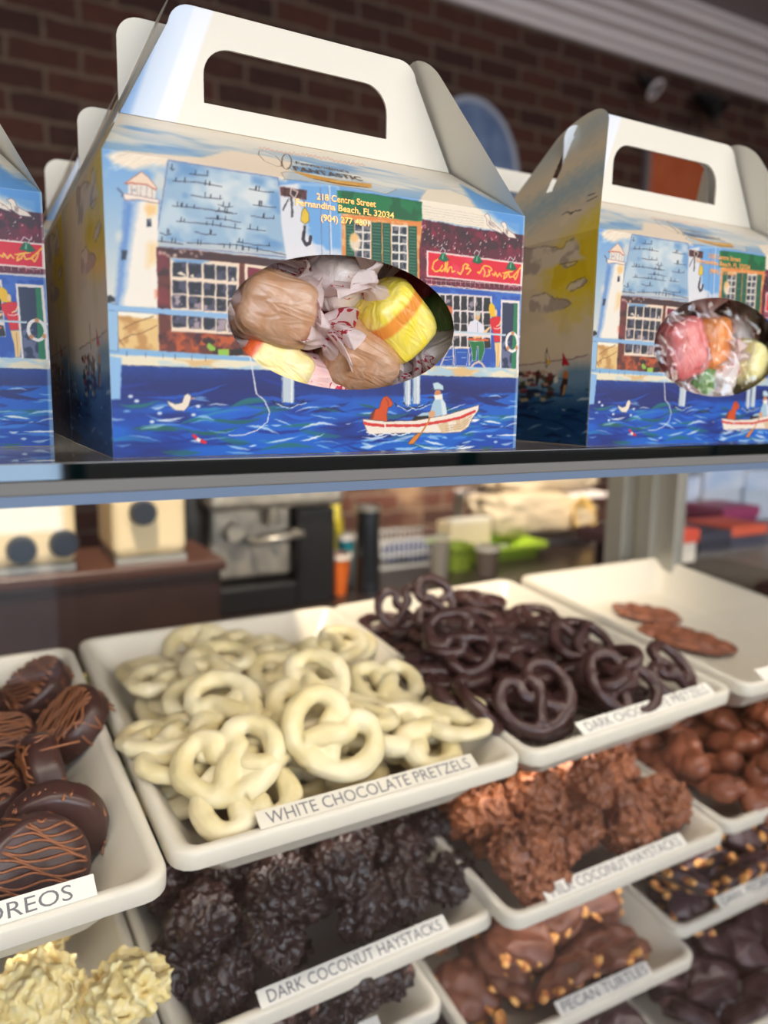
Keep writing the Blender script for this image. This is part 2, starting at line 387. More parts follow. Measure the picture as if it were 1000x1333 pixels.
def FP(x,y):                 # measured point of the front print -> canvas (u, s)
    p=on_y(x,y,1.0)
    if p[2]<=BZ0+BH+.0005: return (p[0]-BX0,p[2]-BZ0)
    d=ray(x,y); n=np.array([0,-RZ,RY]); q=np.array([0,1.0,BZ0+BH])
    p=d*(q@n)/(d@n)
    return (p[0]-BX0,BH+math.hypot(p[1]-1,p[2]-BZ0-BH))
def K(ox,oy,sc):             # measured points given inside an enlarged region
    return lambda x,y: FP(ox+x*sc,oy+y*sc)
def paint_front():
    C=Canvas(BW,BH+RS,1500.0); rng=np.random.default_rng(11)
    P=lambda *l:[FP(a,b) for a,b in l]
    def Q(k,*l): return [k(a,b) for a,b in l]
    # sky
    C.vgrad(BH+RS*.55,BH+RS+.01,(214,214,214),(236,228,216)); C.vgrad(BH,BH+RS*.55,(132,176,218),(214,214,214))
    C.vgrad(.16,BH,(236,226,210),(120,170,224))
    full=[(0,0),(BW,0),(BW,BH+RS),(0,BH+RS)]
    C.patch([(0,BH),(BW,BH),(BW,BH+RS*.7),(0,BH+RS*.7)],(96,154,214),.5,70,21,.7,2.2,.7,5)
    C.patch([(0,BH+.03),(BW,BH+.03),(BW,BH+RS*.9),(0,BH+RS*.9)],(236,230,220),.52,60,22,.8,2.4,.7,5)
    C.patch([(0,.15),(.2,.15),(.2,BH),(0,BH)],(238,228,214),.55,50,23,.7,1,1,4)
    # cream clouds along the fold
    cl=P((138,202),(165,196),(215,201),(262,205),(300,196),(345,203),(380,212),(372,236),(340,228),(300,222),(262,216),(221,208),(214,216),(196,214),(175,222),(150,214))
    C.poly(cl,(238,224,208),1,3,5)
    C.line(P((150,204),(200,200),(240,204),(262,204),(290,196),(345,203)),(176,160,160),1.2,.5,1)
    cl=P((545,262),(556,246),(585,247),(622,262),(634,272),(650,285),(676,292),(676,310),(640,300),(548,285))
    C.poly(cl,(240,230,216),1,2,3); C.line(P((545,262),(556,246),(585,247),(622,262),(634,274)),(190,165,150),1.2,.6,1)
    for j in range(6): C.line(P((550,268+j*3.6),(630,281+j*3.2)),(150,140,150),1,.35,1)
    C.poly(P((600,240),(640,262),(683,284),(683,312),(645,286),(620,270)),(92,158,226),.85,3,8)
    for j in range(40):
        a=rng.uniform(140,205); b=rng.uniform(203,222); C.line(P((a,b),(a+8,b-3)),(255,250,244),1.2,.4)
    # blue-grey shingled shed roof
    k=K(130,180,.27)
    shed=Q(k,(330,105),(600,150),(860,190),(880,380),(912,575),(600,545),(265,520),(300,300))
    C.poly(shed,(158,186,214),1,1,1.5)
    C.patch(shed,(196,212,226),.5,60,31,.9,1,1,6); C.patch(shed,(104,152,204),.56,45,32,.75,1.3,1,6); C.patch(shed,(222,226,230),.6,50,33,.8,1.4,1,7)
    C.poly(Q(k,(270,490),(500,505),(900,550),(908,572),(265,522)),(206,206,206),.7,1.5,2)
    for (x0,y0,x1) in [(430,170,520),(350,205,590),(440,275,590),(570,320,640),(350,325,640),(510,385,680),(370,400,680),(460,452,560),(720,245,840),(740,320,850),(730,375,840),(710,435,800),(290,455,345),(340,145,360),(280,495,400),(420,505,900),(560,352,660),(660,500,820)]:
        C.line(Q(k,(x0,y0),((x0+x1)/2,y0+rng.uniform(4,14)),(x1,y0+(x1-x0)*.12)),(52,50,66),1.5,.85,.6)
        for t in range(int((x1-x0)/55)+1):
            xx=rng.uniform(x0,x1); yy=y0+(xx-x0)*.12; C.line(Q(k,(xx,yy),(xx+2,yy-rng.uniform(14,24))),(36,34,50),1.7,.9)
    C.line(shed+[shed[0]],(110,104,150),1.7,.8,.8)
    # lighthouse
    k=K(130,210,.2027)
    tw=Q(k,(170,255),(375,262),(372,560),(366,700),(378,935),(108,925),(135,640))
    C.poly(tw,(240,234,228),1,.6,1.2)
    C.poly(Q(k,(170,255),(235,258),(205,420),(175,640),(160,800),(125,925),(108,925),(135,640)),(84,140,214),.85,2.5,9)
    C.poly(Q(k,(168,258),(192,258),(165,500),(140,700),(112,920),(108,920),(135,640)),(60,110,196),.6,2,5)
    C.poly(Q(k,(285,300),(310,272),(365,285),(360,340),(310,358)),(240,200,138),.9,1.5,5)
    C.poly(Q(k,(310,540),(330,520),(366,530),(364,640),(305,680)),(240,206,150),.8,2,8)
    C.poly(Q(k,(355,830),(372,820),(376,870),(358,880)),(232,120,80),.8,1,4)
    C.poly(Q(k,(302,372),(332,370),(332,418),(302,420)),(52,60,84),1,1,1); C.poly(Q(k,(315,375),(328,375),(320,400)),(200,200,210),.8,1,1)
    C.poly(Q(k,(142,570),(175,570),(168,632),(138,632)),(50,62,84),1,1,1.5)
    C.poly(Q(k,(183,135),(362,165),(358,250),(180,240)),(232,222,216),1,1,1.2)
    for x in (205,240,262,300,335): C.line(Q(k,(x,160),(x+2,235)),(120,110,120),1.2,.6,1)
    C.patch(Q(k,(200,150),(330,160),(330,220),(200,220)),(110,120,150),.5,12,35,.8)
    C.poly(Q(k,(148,205),(190,212),(375,245),(382,270),(330,262),(250,246),(160,250)),(240,228,220),1,1,1.5,edge=(140,90,96))
    C.poly(Q(k,(160,142),(268,66),(310,100),(365,168),(360,182),(300,150),(190,140)),(236,214,196),1,1,1.2,edge=(178,96,84))
    C.line(Q(k,(165,142),(200,140),(300,150),(358,182)),(196,96,66),2.4,.8,1); C.line(Q(k,(115,175),(150,205),(145,225)),(90,96,130),3,.8,1)
    # rock, posts and the brown gallery
    C.poly(P((150,404),(207,410),(207,458),(150,456)),(228,196,140),1,1,2); C.patch(P((150,404),(207,410),(207,458),(150,456)),(190,142,84),.52,30,36,.8)
    C.patch(P((150,404),(207,406),(207,416),(150,410)),(244,238,226),.4,30,37,1)
    for l in (((156,444),(170,436),(184,434),(204,424)),((160,428),(175,420),(200,412)),((154,440),(162,452))): C.line(P(*l),(120,80,50),1.6,.8,1)
    k=K(190,320,.13)
    br=Q(k,(110,15),(500,50),(1600,170),(1600,1110),(560,1090),(135,1065),(120,500))
    C.poly(br,(112,56,50),1,1,1.5); C.patch(br,(160,80,54),.5,30,40,.9); C.patch(br,(80,36,52),.55,24,41,.9)
    C.poly(Q(k,(110,15),(500,50),(1600,170),(1600,250),(930,175),(240,110),(235,300),(120,300)),(68,40,50),.9,1,1.5)
    C.patch(Q(k,(110,30),(230,110),(230,600),(120,600)),(134,52,66),.42,26,42,.8); C.patch(Q(k,(300,860),(900,910),(900,1060),(300,1060)),(200,100,52),.5,18,43,.9)
    C.patch(Q(k,(140,880),(900,900),(900,1090),(140,1060)),(50,28,38),.58,20,44,.9)
    for j in range(16): C.spot(k(rng.uniform(120,560),rng.uniform(50,110)),.0012,.0012,(232,210,196),.8)
    C.poly(Q(k,(240,115),(935,175),(925,880),(870,890),(255,855)),(238,220,204),1,.8,1.2)
    C.poly(Q(k,(250,125),(630,150),(560,180),(300,165)),(84,150,214),.85,1.5,3)
    cols=[(265,405),(425,557),(577,692),(706,802),(820,908)]; rows=[(160,305),(345,475),(490,620),(690,815)]
    for (a,b) in cols:
        for r,(c,d) in enumerate(rows):
            o=(a-265)*.085; q=Q(k,(a+8,c+o),(b-6,c+o+6),(b,c+o+16),(b-2,d+o),(a+6,d+o),(a,c+o+20))
            C.poly(q,(40,46,66),1,1.5,1.4); C.patch(q,(92,92,120),.5,14,45,.8)
            if r>1: C.patch(q,(196,176,184),.5,18,46,.8)
    for q in (((310,275),(350,258),(395,285),(400,305)),((440,300),(475,285),(480,325)),((850,340),(878,312),(890,360))): C.poly(Q(k,*q),(240,224,208),1,1,1)
    C.poly(Q(k,(990,180),(1300,215),(1300,600),(990,600)),(236,220,204),1,1,1); C.poly(Q(k,(1020,215),(1280,245),(1280,560),(1020,560)),(132,30,66),1,1,1)
    C.poly(Q(k,(608,1010),(630,970),(700,1020),(695,1050),(640,1050)),(150,196,84),1,1,1); C.poly(Q(k,(720,1035),(835,1035),(832,1098),(725,1095)),(156,202,84),1,1,1)
    C.poly(Q(k,(845,1045),(960,1020),(985,1090),(845,1095)),(30,22,30),.9,2,2)
    # middle: blue wall, sign board, tackle
    k=K(330,170,.24)
    C.poly(Q(k,(140,300),(250,285),(460,300),(480,480),(480,700),(180,700),(150,500)),(222,224,234),1,1,2)
    C.poly(Q(k,(250,285),(460,300),(478,480),(485,700),(370,700),(300,560),(250,340)),(116,172,228),.95,2,6)
    C.patch(Q(k,(160,500),(480,560),(480,700),(180,700)),(226,226,236),.42,40,48,.8)
    for x in (364,408): C.line(Q(k,(x,310),(x+8,700)),(120,112,150),1.5,.8,.7)
    C.line(Q(k,(412,300),(425,700)),(230,232,240),3,.8)
    C.poly(Q(k,(145,305),(290,325),(288,375),(148,352)),(104,56,52),1,1,1.5); C.patch(Q(k,(145,305),(290,325),(288,375),(148,352)),(60,26,36),.5,14,49,.9)
    C.line(Q(k,(205,305),(200,345),(225,370),(240,330),(215,320)),(228,214,206),2.6,.9,.8); C.line(Q(k,(190,370),(160,430)),(60,52,60),3,.8,1); C.line(Q(k,(208,365),(210,465)),(60,52,60),5,.85,1.6)
    C.line(Q(k,(260,360),(282,400)),(120,100,100),2,.8,1)
    C.poly(Q(k,(280,415),(300,450),(303,490),(280,508),(258,490),(262,440)),(228,196,62),1,1,1,edge=(96,72,40))
    C.poly(Q(k,(270,515),(284,515),(284,545),(272,545)),(60,60,74),1,1,1); C.line(Q(k,(276,550),(270,590),(285,618),(305,610),(312,575)),(44,30,52),7,.95,1)
    # green awning with orange trim, shutters and windows
    C.poly(Q(k,(480,440),(915,490),(915,900),(480,800)),(226,150,84),1,1,1.5)
    C.patch(Q(k,(480,440),(915,490),(915,900),(480,800)),(236,196,150),.5,16,50,.7)
    def colr(x0,x1,yt,yb,c,slats=False):
        t=lambda x:(x-480)*.075
        q=Q(k,(x0,yt+t(x0)),(x1,yt+t(x1)),(x1+4,yb),(x0+4,yb)); C.poly(q,c,1,.8,1)
        if slats:
            y=yt+14
            while y<yb-10: C.line(Q(k,(x0+8,y+t(x0)),(x1-6,y+t(x1))),(126,176,156),1.2,.8); y+=17
    colr(500,546,478,830,(18,92,72),True); colr(548,636,478,830,(232,226,222)); colr(640,694,484,860,(16,88,70),True)
    colr(700,744,484,860,(18,96,76),True); colr(748,836,488,870,(232,228,224)); colr(840,886,490,880,(18,92,72),True)
    for x0,x1 in ((552,588),(598,632),(754,786),(796,830)):
        for j in range(7):
            y=500+j*48+(x0-480)*.075; q=Q(k,(x0,y),(x1,y+2),(x1,y+38),(x0,y+36)); C.poly(q,(44,58,74),1,1.5,1.2); C.patch(q,(160,150,160),.55,12,51,.8)
    C.spot(k(552,605),.009,.012,(246,226,206),.9,.3); C.spot(k(545,580),.006,.006,(240,190,120),.8,.3)
    C.poly(Q(k,(455,325),(640,345),(912,388),(916,492),(880,492),(640,462),(458,445)),(10,128,80),1,1,1.4)
    C.patch(Q(k,(455,325),(640,345),(912,388),(916,492),(458,445)),(6,100,62),.5,30,52,.8); C.line(Q(k,(455,325),(640,345),(912,388)),(8,84,56),1.6,.8,.6)
    C.line(Q(k,(480,468),(700,480),(905,502)),(232,140,66),4,.9,1)
    # maroon gallery with its red sign
    k=K(540,270,.15)
    mr=Q(k,(72,105),(300,150),(600,200),(980,245),(985,730),(500,705),(45,670),(40,400))
    C.poly(mr,(106,30,58),1,1.5,1.5); C.patch(Q(k,(72,105),(600,200),(980,245),(980,360),(60,370)),(66,34,50),.42,22,53,.85)
    C.patch(mr,(146,36,72),.55,24,54,.8)
    for j in range(120):
        x=rng.uniform(60,960); y=rng.uniform(140,460); h=rng.uniform(10,26); w_=rng.uniform(6,16)
        if y< 130+x*.15: continue
        C.poly(Q(k,(x,y),(x-w_,y+h),(x+3,y+h*.8)),(238,214,214),.85,.8,1)
    for j in range(60):
        x=rng.uniform(60,960); y=rng.uniform(150,470)+x*.05; C.poly(Q(k,(x,y),(x+12,y+4),(x+8,y+34),(x-3,y+30)),(50,24,42),.6,1,1)
    for j in range(22):
        x=60+j*42; y=640+x*.055; C.line(Q(k,(x,y-22+rng.uniform(-8,8)),(x+3,y+16)),(224,190,196),1.4,.7,1)
    C.line(Q(k,(90,625),(400,648),(700,660),(900,690)),(226,196,200),1.8,.7,1.5)
    C.poly(Q(k,(104,372),(945,482),(932,685),(104,602)),(240,222,218),1,1,1.2); C.poly(Q(k,(120,390),(925,496),(915,668),(118,588)),(226,22,62),1,.8,1)
    C.patch(Q(k,(320,420),(560,440),(760,600),(340,590)),(238,90,120),.5,40,55,.6)
    sc=[[(200,450),(165,470),(150,530),(175,555),(225,548)],[(240,500),(215,540),(235,555),(262,520),(268,470),(262,555)],[(285,470),(275,520),(282,560),(300,520),(318,515),(325,560),(345,550)],
        [(372,560),(395,580),(415,545),(420,505),(440,490),(465,500),(440,530),(470,525),(485,545),(455,580)],[(545,560),(560,570),(590,520),(600,505),(650,512),(668,540),(640,560)],[(640,540),(648,585),(620,600)],[(590,520),(610,560),(600,600)],
        [(672,575),(690,590),(700,560),(715,600),(735,570),(750,600)],[(800,560),(775,590),(772,620),(795,600),(815,565),(820,605),(850,600)],[(925,515),(885,560),(855,600),(870,625),(890,590),(900,555)],[(765,570),(800,560),(850,555)]]
    for l in sc: C.line(Q(k,*l),(250,186,36),3.6,.95,.8); C.line(Q(k,*[(a+6,b+3) for a,b in l]),(250,238,180),1.4,.7,.8)
    for x,y in ((250,400),(545,420),(838,480)):
        C.poly(Q(k,(x-18,y-5),(x+12,y-5),(x+48,y+55),(x+10,y+72),(x-45,y+50)),(14,112,76),1,1,1); C.poly(Q(k,(x-6,y),(x+4,y+4),(x-2,y+50),(x-14,y+46)),(150,200,180),.8,1,1)
        C.line(Q(k,(x-30,y-20),(x-10,y-50),(x+18,y-28),(x+8,y)),(206,206,212),2.4,.9,.8)
    for x,y,s_ in ((630,70,1.25),(775,140,1.0)):
        C.poly(Q(k,(x-25,y),(x,y-18),(x+20,y+5),(x+30,y+50),(x+90*s_,y+95*s_),(x+110*s_,y+130*s_),(x+40,y+120),(x,y+80),(x-8,y+25)),(240,230,222),1,1,1.2,edge=(130,110,120))
        C.patch(Q(k,(x+10,y+40),(x+80*s_,y+90*s_),(x+60,y+110),(x+10,y+80)),(160,140,140),.45,12,56,.8)
    # blue shop front
    k=K(570,360,.12)
    C.poly(Q(k,(-900,70),(0,108),(940,196),(925,1010),(-900,960)),(38,92,188),1,1,1.5)
    C.patch(Q(k,(-900,70),(940,196),(925,1010),(-900,960)),(74,128,214),.55,30,57,.7)
    C.line(Q(k,(-900,30),(0,92),(940,186)),(236,216,216),2.2,.9,1.5)
    C.poly(Q(k,(-900,120),(0,178),(590,212),(575,780),(160,760),(-900,720)),(232,220,222),1,1,1.5)
    for (a,b) in [(-200,-90),(-80,10),(20,76),(86,158),(170,238),(250,318),(330,395),(410,482),(495,572)]:
        for (c,d) in [(200,350),(372,492),(502,580),(636,745)]:
            o=a*.06; q=Q(k,(a+6,c+o),(b-5,c+o),(b,d+o-8),(b-8,d+o),(a,d+o)); C.poly(q,(30,34,48),1,1.5,1.2); C.patch(q,(186,170,186),.62,16,58,.8)
    C.poly(Q(k,(100,310),(158,330),(155,410),(110,400)),(222,110,70),.9,1,1)
    for q in (((80,875),(110,790),(165,785),(165,870)),((50,965),(62,905),(160,900),(165,965)),((190,780),(332,780),(312,968),(198,968)),((345,870),(370,820),(375,900),(340,965))): C.poly(Q(k,*q),(28,92,186),1,1,1.2,edge=(236,214,196))
    C.line(Q(k,(20,985),(110,790),(165,760),(180,965)),(238,216,196),3,.95,1); C.line(Q(k,(185,770),(340,770)),(240,222,206),4,.95,1)
    C.line(Q(k,(210,820),(310,822)),(160,190,230),1.6,.8); C.line(Q(k,(260,880),(305,880)),(190,210,240),1.8,.8)
    C.poly(Q(k,(330,640),(322,560),(352,488),(420,462),(490,520),(512,610),(470,640)),(226,224,238),1,1,1.2); C.line(Q(k,(430,500),(432,600)),(120,126,170),1.5,.8)
    C.spot(k(436,432),.0046,.0062,(226,184,130),1,.15); C.spot(k(436,400),.005,.004,(206,204,200),1,.15)
    C.poly(Q(k,(495,600),(560,540),(572,556),(520,620)),(238,200,150),1,1,1)
    C.poly(Q(k,(340,700),(500,700),(508,800),(475,915),(440,915),(440,760),(425,760),(415,915),(378,915),(368,790)),(12,124,72),1,1,1.2,edge=(236,222,204))
    C.line(Q(k,(330,680),(545,690)),(226,104,52),4.5,1,1); C.line(Q(k,(385,660),(470,660)),(238,176,110),3.5,1,1)
    C.line(Q(k,(365,975),(400,945),(440,925),(480,945),(510,985)),(226,200,184),5,.95,1); C.line(Q(k,(330,780),(345,860),(340,960)),(238,214,190),2.6,.95,1)
    C.poly(Q(k,(560,300),(590,288),(615,320),(632,380),(645,430),(610,440),(572,430),(552,350)),(240,196,28),1,1,1.2); C.spot(k(630,390),.0028,.005,(240,206,170),1,.15)
    C.poly(Q(k,(568,455),(620,435),(672,430),(690,480),(668,535),(702,575),(706,702),(612,715),(602,600),(568,520)),(220,22,52),1,1,1.2); C.line(Q(k,(612,555),(650,570),(680,550)),(240,220,214),2.4,.9,1.5)
    C.line(Q(k,(688,470),(672,520),(640,540)),(240,206,160),3,1,.6)
    C.poly(Q(k,(614,716),(694,714),(684,840),(664,985),(630,985),(630,860)),(242,208,150),1,.8,1.2); C.line(Q(k,(655,740),(650,980)),(170,120,80),1.2,.7); C.line(Q(k,(620,992),(705,992)),(240,232,228),3,1)
    C.poly(Q(k,(685,250),(890,264),(875,1005),(672,1005)),(238,230,230),1,1,1.3); C.poly(Q(k,(702,284),(866,292),(850,1000),(690,1000)),(44,58,96),1,1,1.2)
    C.patch(Q(k,(700,700),(850,700),(845,1000),(690,1000)),(126,132,170),.35,16,59,.8); C.poly(Q(k,(828,290),(866,292),(848,1000),(798,1000)),(26,134,96),1,1,1)
    n=26; C.line([k(806+62*math.cos(t),712+98*math.sin(t)) for t in np.linspace(0,2*math.pi,n)],(240,236,238),7.0,1,.5)
    for a in (-1.45,.65,2.4): C.spot(k(806+62*math.cos(a),712+98*math.sin(a)),.0030,.0034,(214,150,104),1,.15)
    C.line(Q(k,(-400,572),(180,600),(735,634)),(196,214,228),4.2,1,.8); C.line(Q(k,(872,648),(930,655)),(214,224,236),4,1,.8)
    C.line(Q(k,(925,225),(905,1000)),(232,228,232),3,.8,1.5)
    # water
    wt=P((120,474),(690,492),(690,640),(120,640)); wt=[(0,FP(140,474)[1]),(BW,FP(672,491)[1]),(BW,0),(0,0)]
    C.poly(wt,(10,80,182),1,0,1); 
    C.poly([(0,.112),(BW,.107),(BW,.075),(.3,.085),(0,.06)],(12,40,116),.85,9,26); C.patch(wt,(22,42,124),.5,60,60,.75,2.5,.8,5); C.patch([(0,.07),(BW,.09),(BW,0),(0,0)],(10,112,214),.46,60,61,.85,3,.7,6)
    C.waves(rng,70,0,BW,0,.1,[(20,56,156),(14,40,120),(30,110,220)],.03,.11,.003,.009)
    C.waves(rng,34,0,BW,0,.075,[(18,120,128),(22,108,100),(40,140,190)],.03,.09,.003,.008)
    C.waves(rng,70,0,BW,0,.085,[(240,244,250),(150,190,236),(200,220,244)],.008,.05,.0012,.0042)
    C.waves(rng,30,.25,BW,.0,.05,[(250,250,252),(70,140,230)],.02,.06,.002,.005)
    # deck, rail, left post
    C.poly(P((138,459),(300,466),(500,474),(674,480),(674,492),(500,487),(300,480),(138,475)),(234,226,206),1,1,1.5)
    C.patch(P((138,459),(674,480),(674,492),(138,475)),(222,184,128),.52,40,62,.8,2,.6); C.patch(P((138,459),(674,480),(674,492),(138,475)),(176,208,232),.52,30,63,.9,2,.6)
    C.poly(P((138,452),(345,466),(345,471),(138,461)),(140,184,226),1,1,1.5)
    for x in (165,190,212,228,250,268): C.line(P((x,456+(x-138)*.06),(x,462+(x-138)*.06)),(70,80,110),1.3,.8)
    C.line(P((138,475),(300,481),(500,488),(674,493)),(40,40,80),1.4,.6,1.5)
    C.poly(P((139,394),(153,396),(154,458),(140,456)),(156,192,228),1,1,1.5,edge=(90,120,170)); C.poly(P((138,462),(158,466),(157,520),(142,520)),(150,190,232),1,1.5,1.5)
    C.line(P((141,468),(143,520)),(236,240,246),3,.8,1)
    C.line(P((139,400),(220,406),(300,412)),(150,188,228),10,1,1.2); C.line(P((139,404),(220,410),(300,417)),(90,110,160),1.2,.7,1)
    C.poly(P((135,390),(138,386),(144,384),(150,388),(150,393),(136,395)),(40,44,56),1,1.5,1.2)
    # pilings, rope, gull, float
    for x0,x1,y0,y1 in ((367,383,484,524),(526,535,486,527),(537,547,486,526)):
        C.poly(P((x0,y0),(x1,y0),(x1,y1),(x0,y1)),(196,208,222),1,1.5,1.5); C.line(P((x0+1,y0),(x0+1,y1)),(90,110,150),2,.8,1); C.line(P((x1-3,y0),(x1-3,y1)),(240,240,244),3,.8,1)
        C.line(P((x0-12,y1-2),(x0-6,y1+3),((x0+x1)/2,y1+5),(x1+8,y1+3),(x1+12,y1-3)),(20,24,60),3,.8,1); C.line(P((x0-8,y1+1),((x0+x1)/2,y1+8),(x1+16,y1)),(226,236,246),1.8,.9,1.5)
    C.line(P((326,466),(330,490),(334,511)),(226,226,236),3,1,1); C.line(P((334,512),(345,522),(351,536),(348,549),(335,560),(318,566),(298,567)),(236,232,240),2,1,.8)
    C.poly(P((217,521),(228,526),(237,524),(240,515),(244,512),(249,516),(246,528),(240,535),(228,534),(220,528)),(236,226,214),1,1,1.2,edge=(60,60,90)); C.line(P((249,518),(253,519)),(230,150,60),1.8,1)
    C.poly(P((249,566),(253,565),(258,569),(256,574)),(220,36,60),1,.6,1); C.poly(P((257,569),(262,572),(260,576),(255,573)),(240,232,232),1,.6,1); C.poly(P((262,571),(270,575),(268,578),(260,576)),(220,36,60),1,.6,1)
    for x,y in ((170,516),(178,522),(208,538),(198,549),(258,529),(252,540)): C.spot(FP(x,y),.003,.002,(236,240,248),.9,.15)
    # rowing boat
    k=K(440,480,.25)
    C.waves(rng,26,FP(470,570)[0],FP(640,570)[0],FP(540,592)[1],FP(540,562)[1],[(236,240,248),(40,120,224),(150,196,240)],.02,.06,.002,.005)
    C.poly(Q(k,(165,265),(172,235),(195,212),(215,205),(225,168),(238,148),(255,142),(272,155),(288,180),(280,196),(262,203),(255,235),(258,275)),(212,88,34),1,1,1.2,edge=(110,40,30)); C.line(Q(k,(250,155),(262,175),(262,192)),(150,50,24),2.4,.8,.8)
    C.poly(Q(k,(165,262),(176,232),(196,206),(188,240),(180,266)),(60,34,60),.6,1,2)
    C.poly(Q(k,(410,245),(440,228),(480,225),(492,180),(505,155),(545,150),(562,185),(570,240),(520,262),(440,262)),(176,204,226),1,1,1.2,edge=(70,80,120))
    C.poly(Q(k,(535,150),(560,180),(568,238),(545,245)),(230,236,242),.8,1,2)
    C.spot(k(520,130),.0062,.0066,(206,140,100),1,.15); C.poly(Q(k,(498,140),(545,132),(545,158),(510,162)),(238,236,232),1,1,1.2); C.line(Q(k,(472,148),(500,148)),(60,50,60),3,.9)
    C.poly(Q(k,(484,112),(498,98),(494,74),(520,70),(548,88),(550,112),(520,108)),(196,220,232),1,1,1.2,edge=(80,100,140)); C.line(Q(k,(482,115),(500,104)),(30,34,60),3,.9)
    C.poly(Q(k,(385,270),(400,248),(470,244),(482,268)),(26,26,34),1,1,1.2)
    hull=Q(k,(128,262),(250,274),(400,270),(560,242),(736,188),(732,215),(700,260),(680,302),(640,330),(560,335),(360,335),(160,342),(142,305))
    C.poly(hull,(240,230,222),1,.8,1.3,edge=(120,60,50)); C.patch(Q(k,(520,290),(700,240),(660,320),(540,334)),(222,196,160),.4,20,66,.9)
    C.line(Q(k,(138,284),(180,292),(250,296),(420,296),(560,272),(640,254),(712,222)),(214,62,62),6.5,1,.8)
    for x in (255,590): C.line(Q(k,(x-12,282),(x-6,312)),(240,232,226),4,1)
    for y in (300,312,324): C.line(Q(k,(560,y),(640,y-14),(700,y-56)),(176,140,120),1.2,.6,.8)
    C.line(Q(k,(485,235),(470,280),(425,348)),(206,140,72),4,1,.5); C.poly(Q(k,(432,340),(418,362),(392,392),(368,394),(372,380),(396,352),(418,335)),(222,140,62),1,.8,1.2,edge=(120,70,30))
    C.spot(k(490,235),.006,.005,(222,170,130),1,.15)
    C.line(Q(k,(150,330),(210,350),(240,338),(330,345),(380,330)),(236,240,248),3.5,.9,2)
    # gold banner under the script
    k=K(330,170,.24)
    C.poly(Q(k,(150,228),(180,222),(400,258),(640,288),(778,318),(720,345),(640,326),(400,290),(165,262)),(212,214,216),.7,1,1.5,edge=(120,84,48))
    C.poly(Q(k,(200,215),(300,236),(460,270),(640,290),(640,312),(470,296),(300,256)),(216,160,60),.95,1,2); C.line(Q(k,(330,262),(470,290),(620,308)),(92,56,26),4,.9,1.5); C.line(Q(k,(420,272),(560,292)),(250,226,150),3,.9,1)
    for x0 in range(30,600,23):
        y0=98+(x0-30)*.155+rng.uniform(-5,5); C.line(Q(k,(x0,y0),(x0+8,y0-9),(x0+16,y0+8),(x0+22,y0)),(228,160,126),2.2,.55,1)
    C.line(Q(k,(30,110),(28,130),(60,165),(130,195),(160,190)),(96,70,54),1.8,.9,.6); C.line(Q(k,(30,110),(60,112),(120,135),(150,170),(150,195)),(96,70,54),1.6,.9,.6)
    C.line([k(180+26*math.cos(t),168+42*math.sin(t)) for t in np.linspace(0,2*math.pi,20)],(110,76,50),2.6,.9,.6); C.line(Q(k,(185,200),(240,220),(300,230)),(110,76,50),2.4,.9,1)
    # soft paper edge lines
    C.line([(0,BH),(BW,BH)],(230,230,232),1.2,.3)
    C.poly([(BW-.006,.0),(BW,0),(BW,BH+.01),(BW-.002,BH+.01)],(236,232,228),.5,0,2)
    return C
def SP(x,y):                 # measured point of the side print -> canvas (distance from the front edge, height)
    p=on_x(x,y,.966); return (p[1]-1.0,p[2]-BZ0)
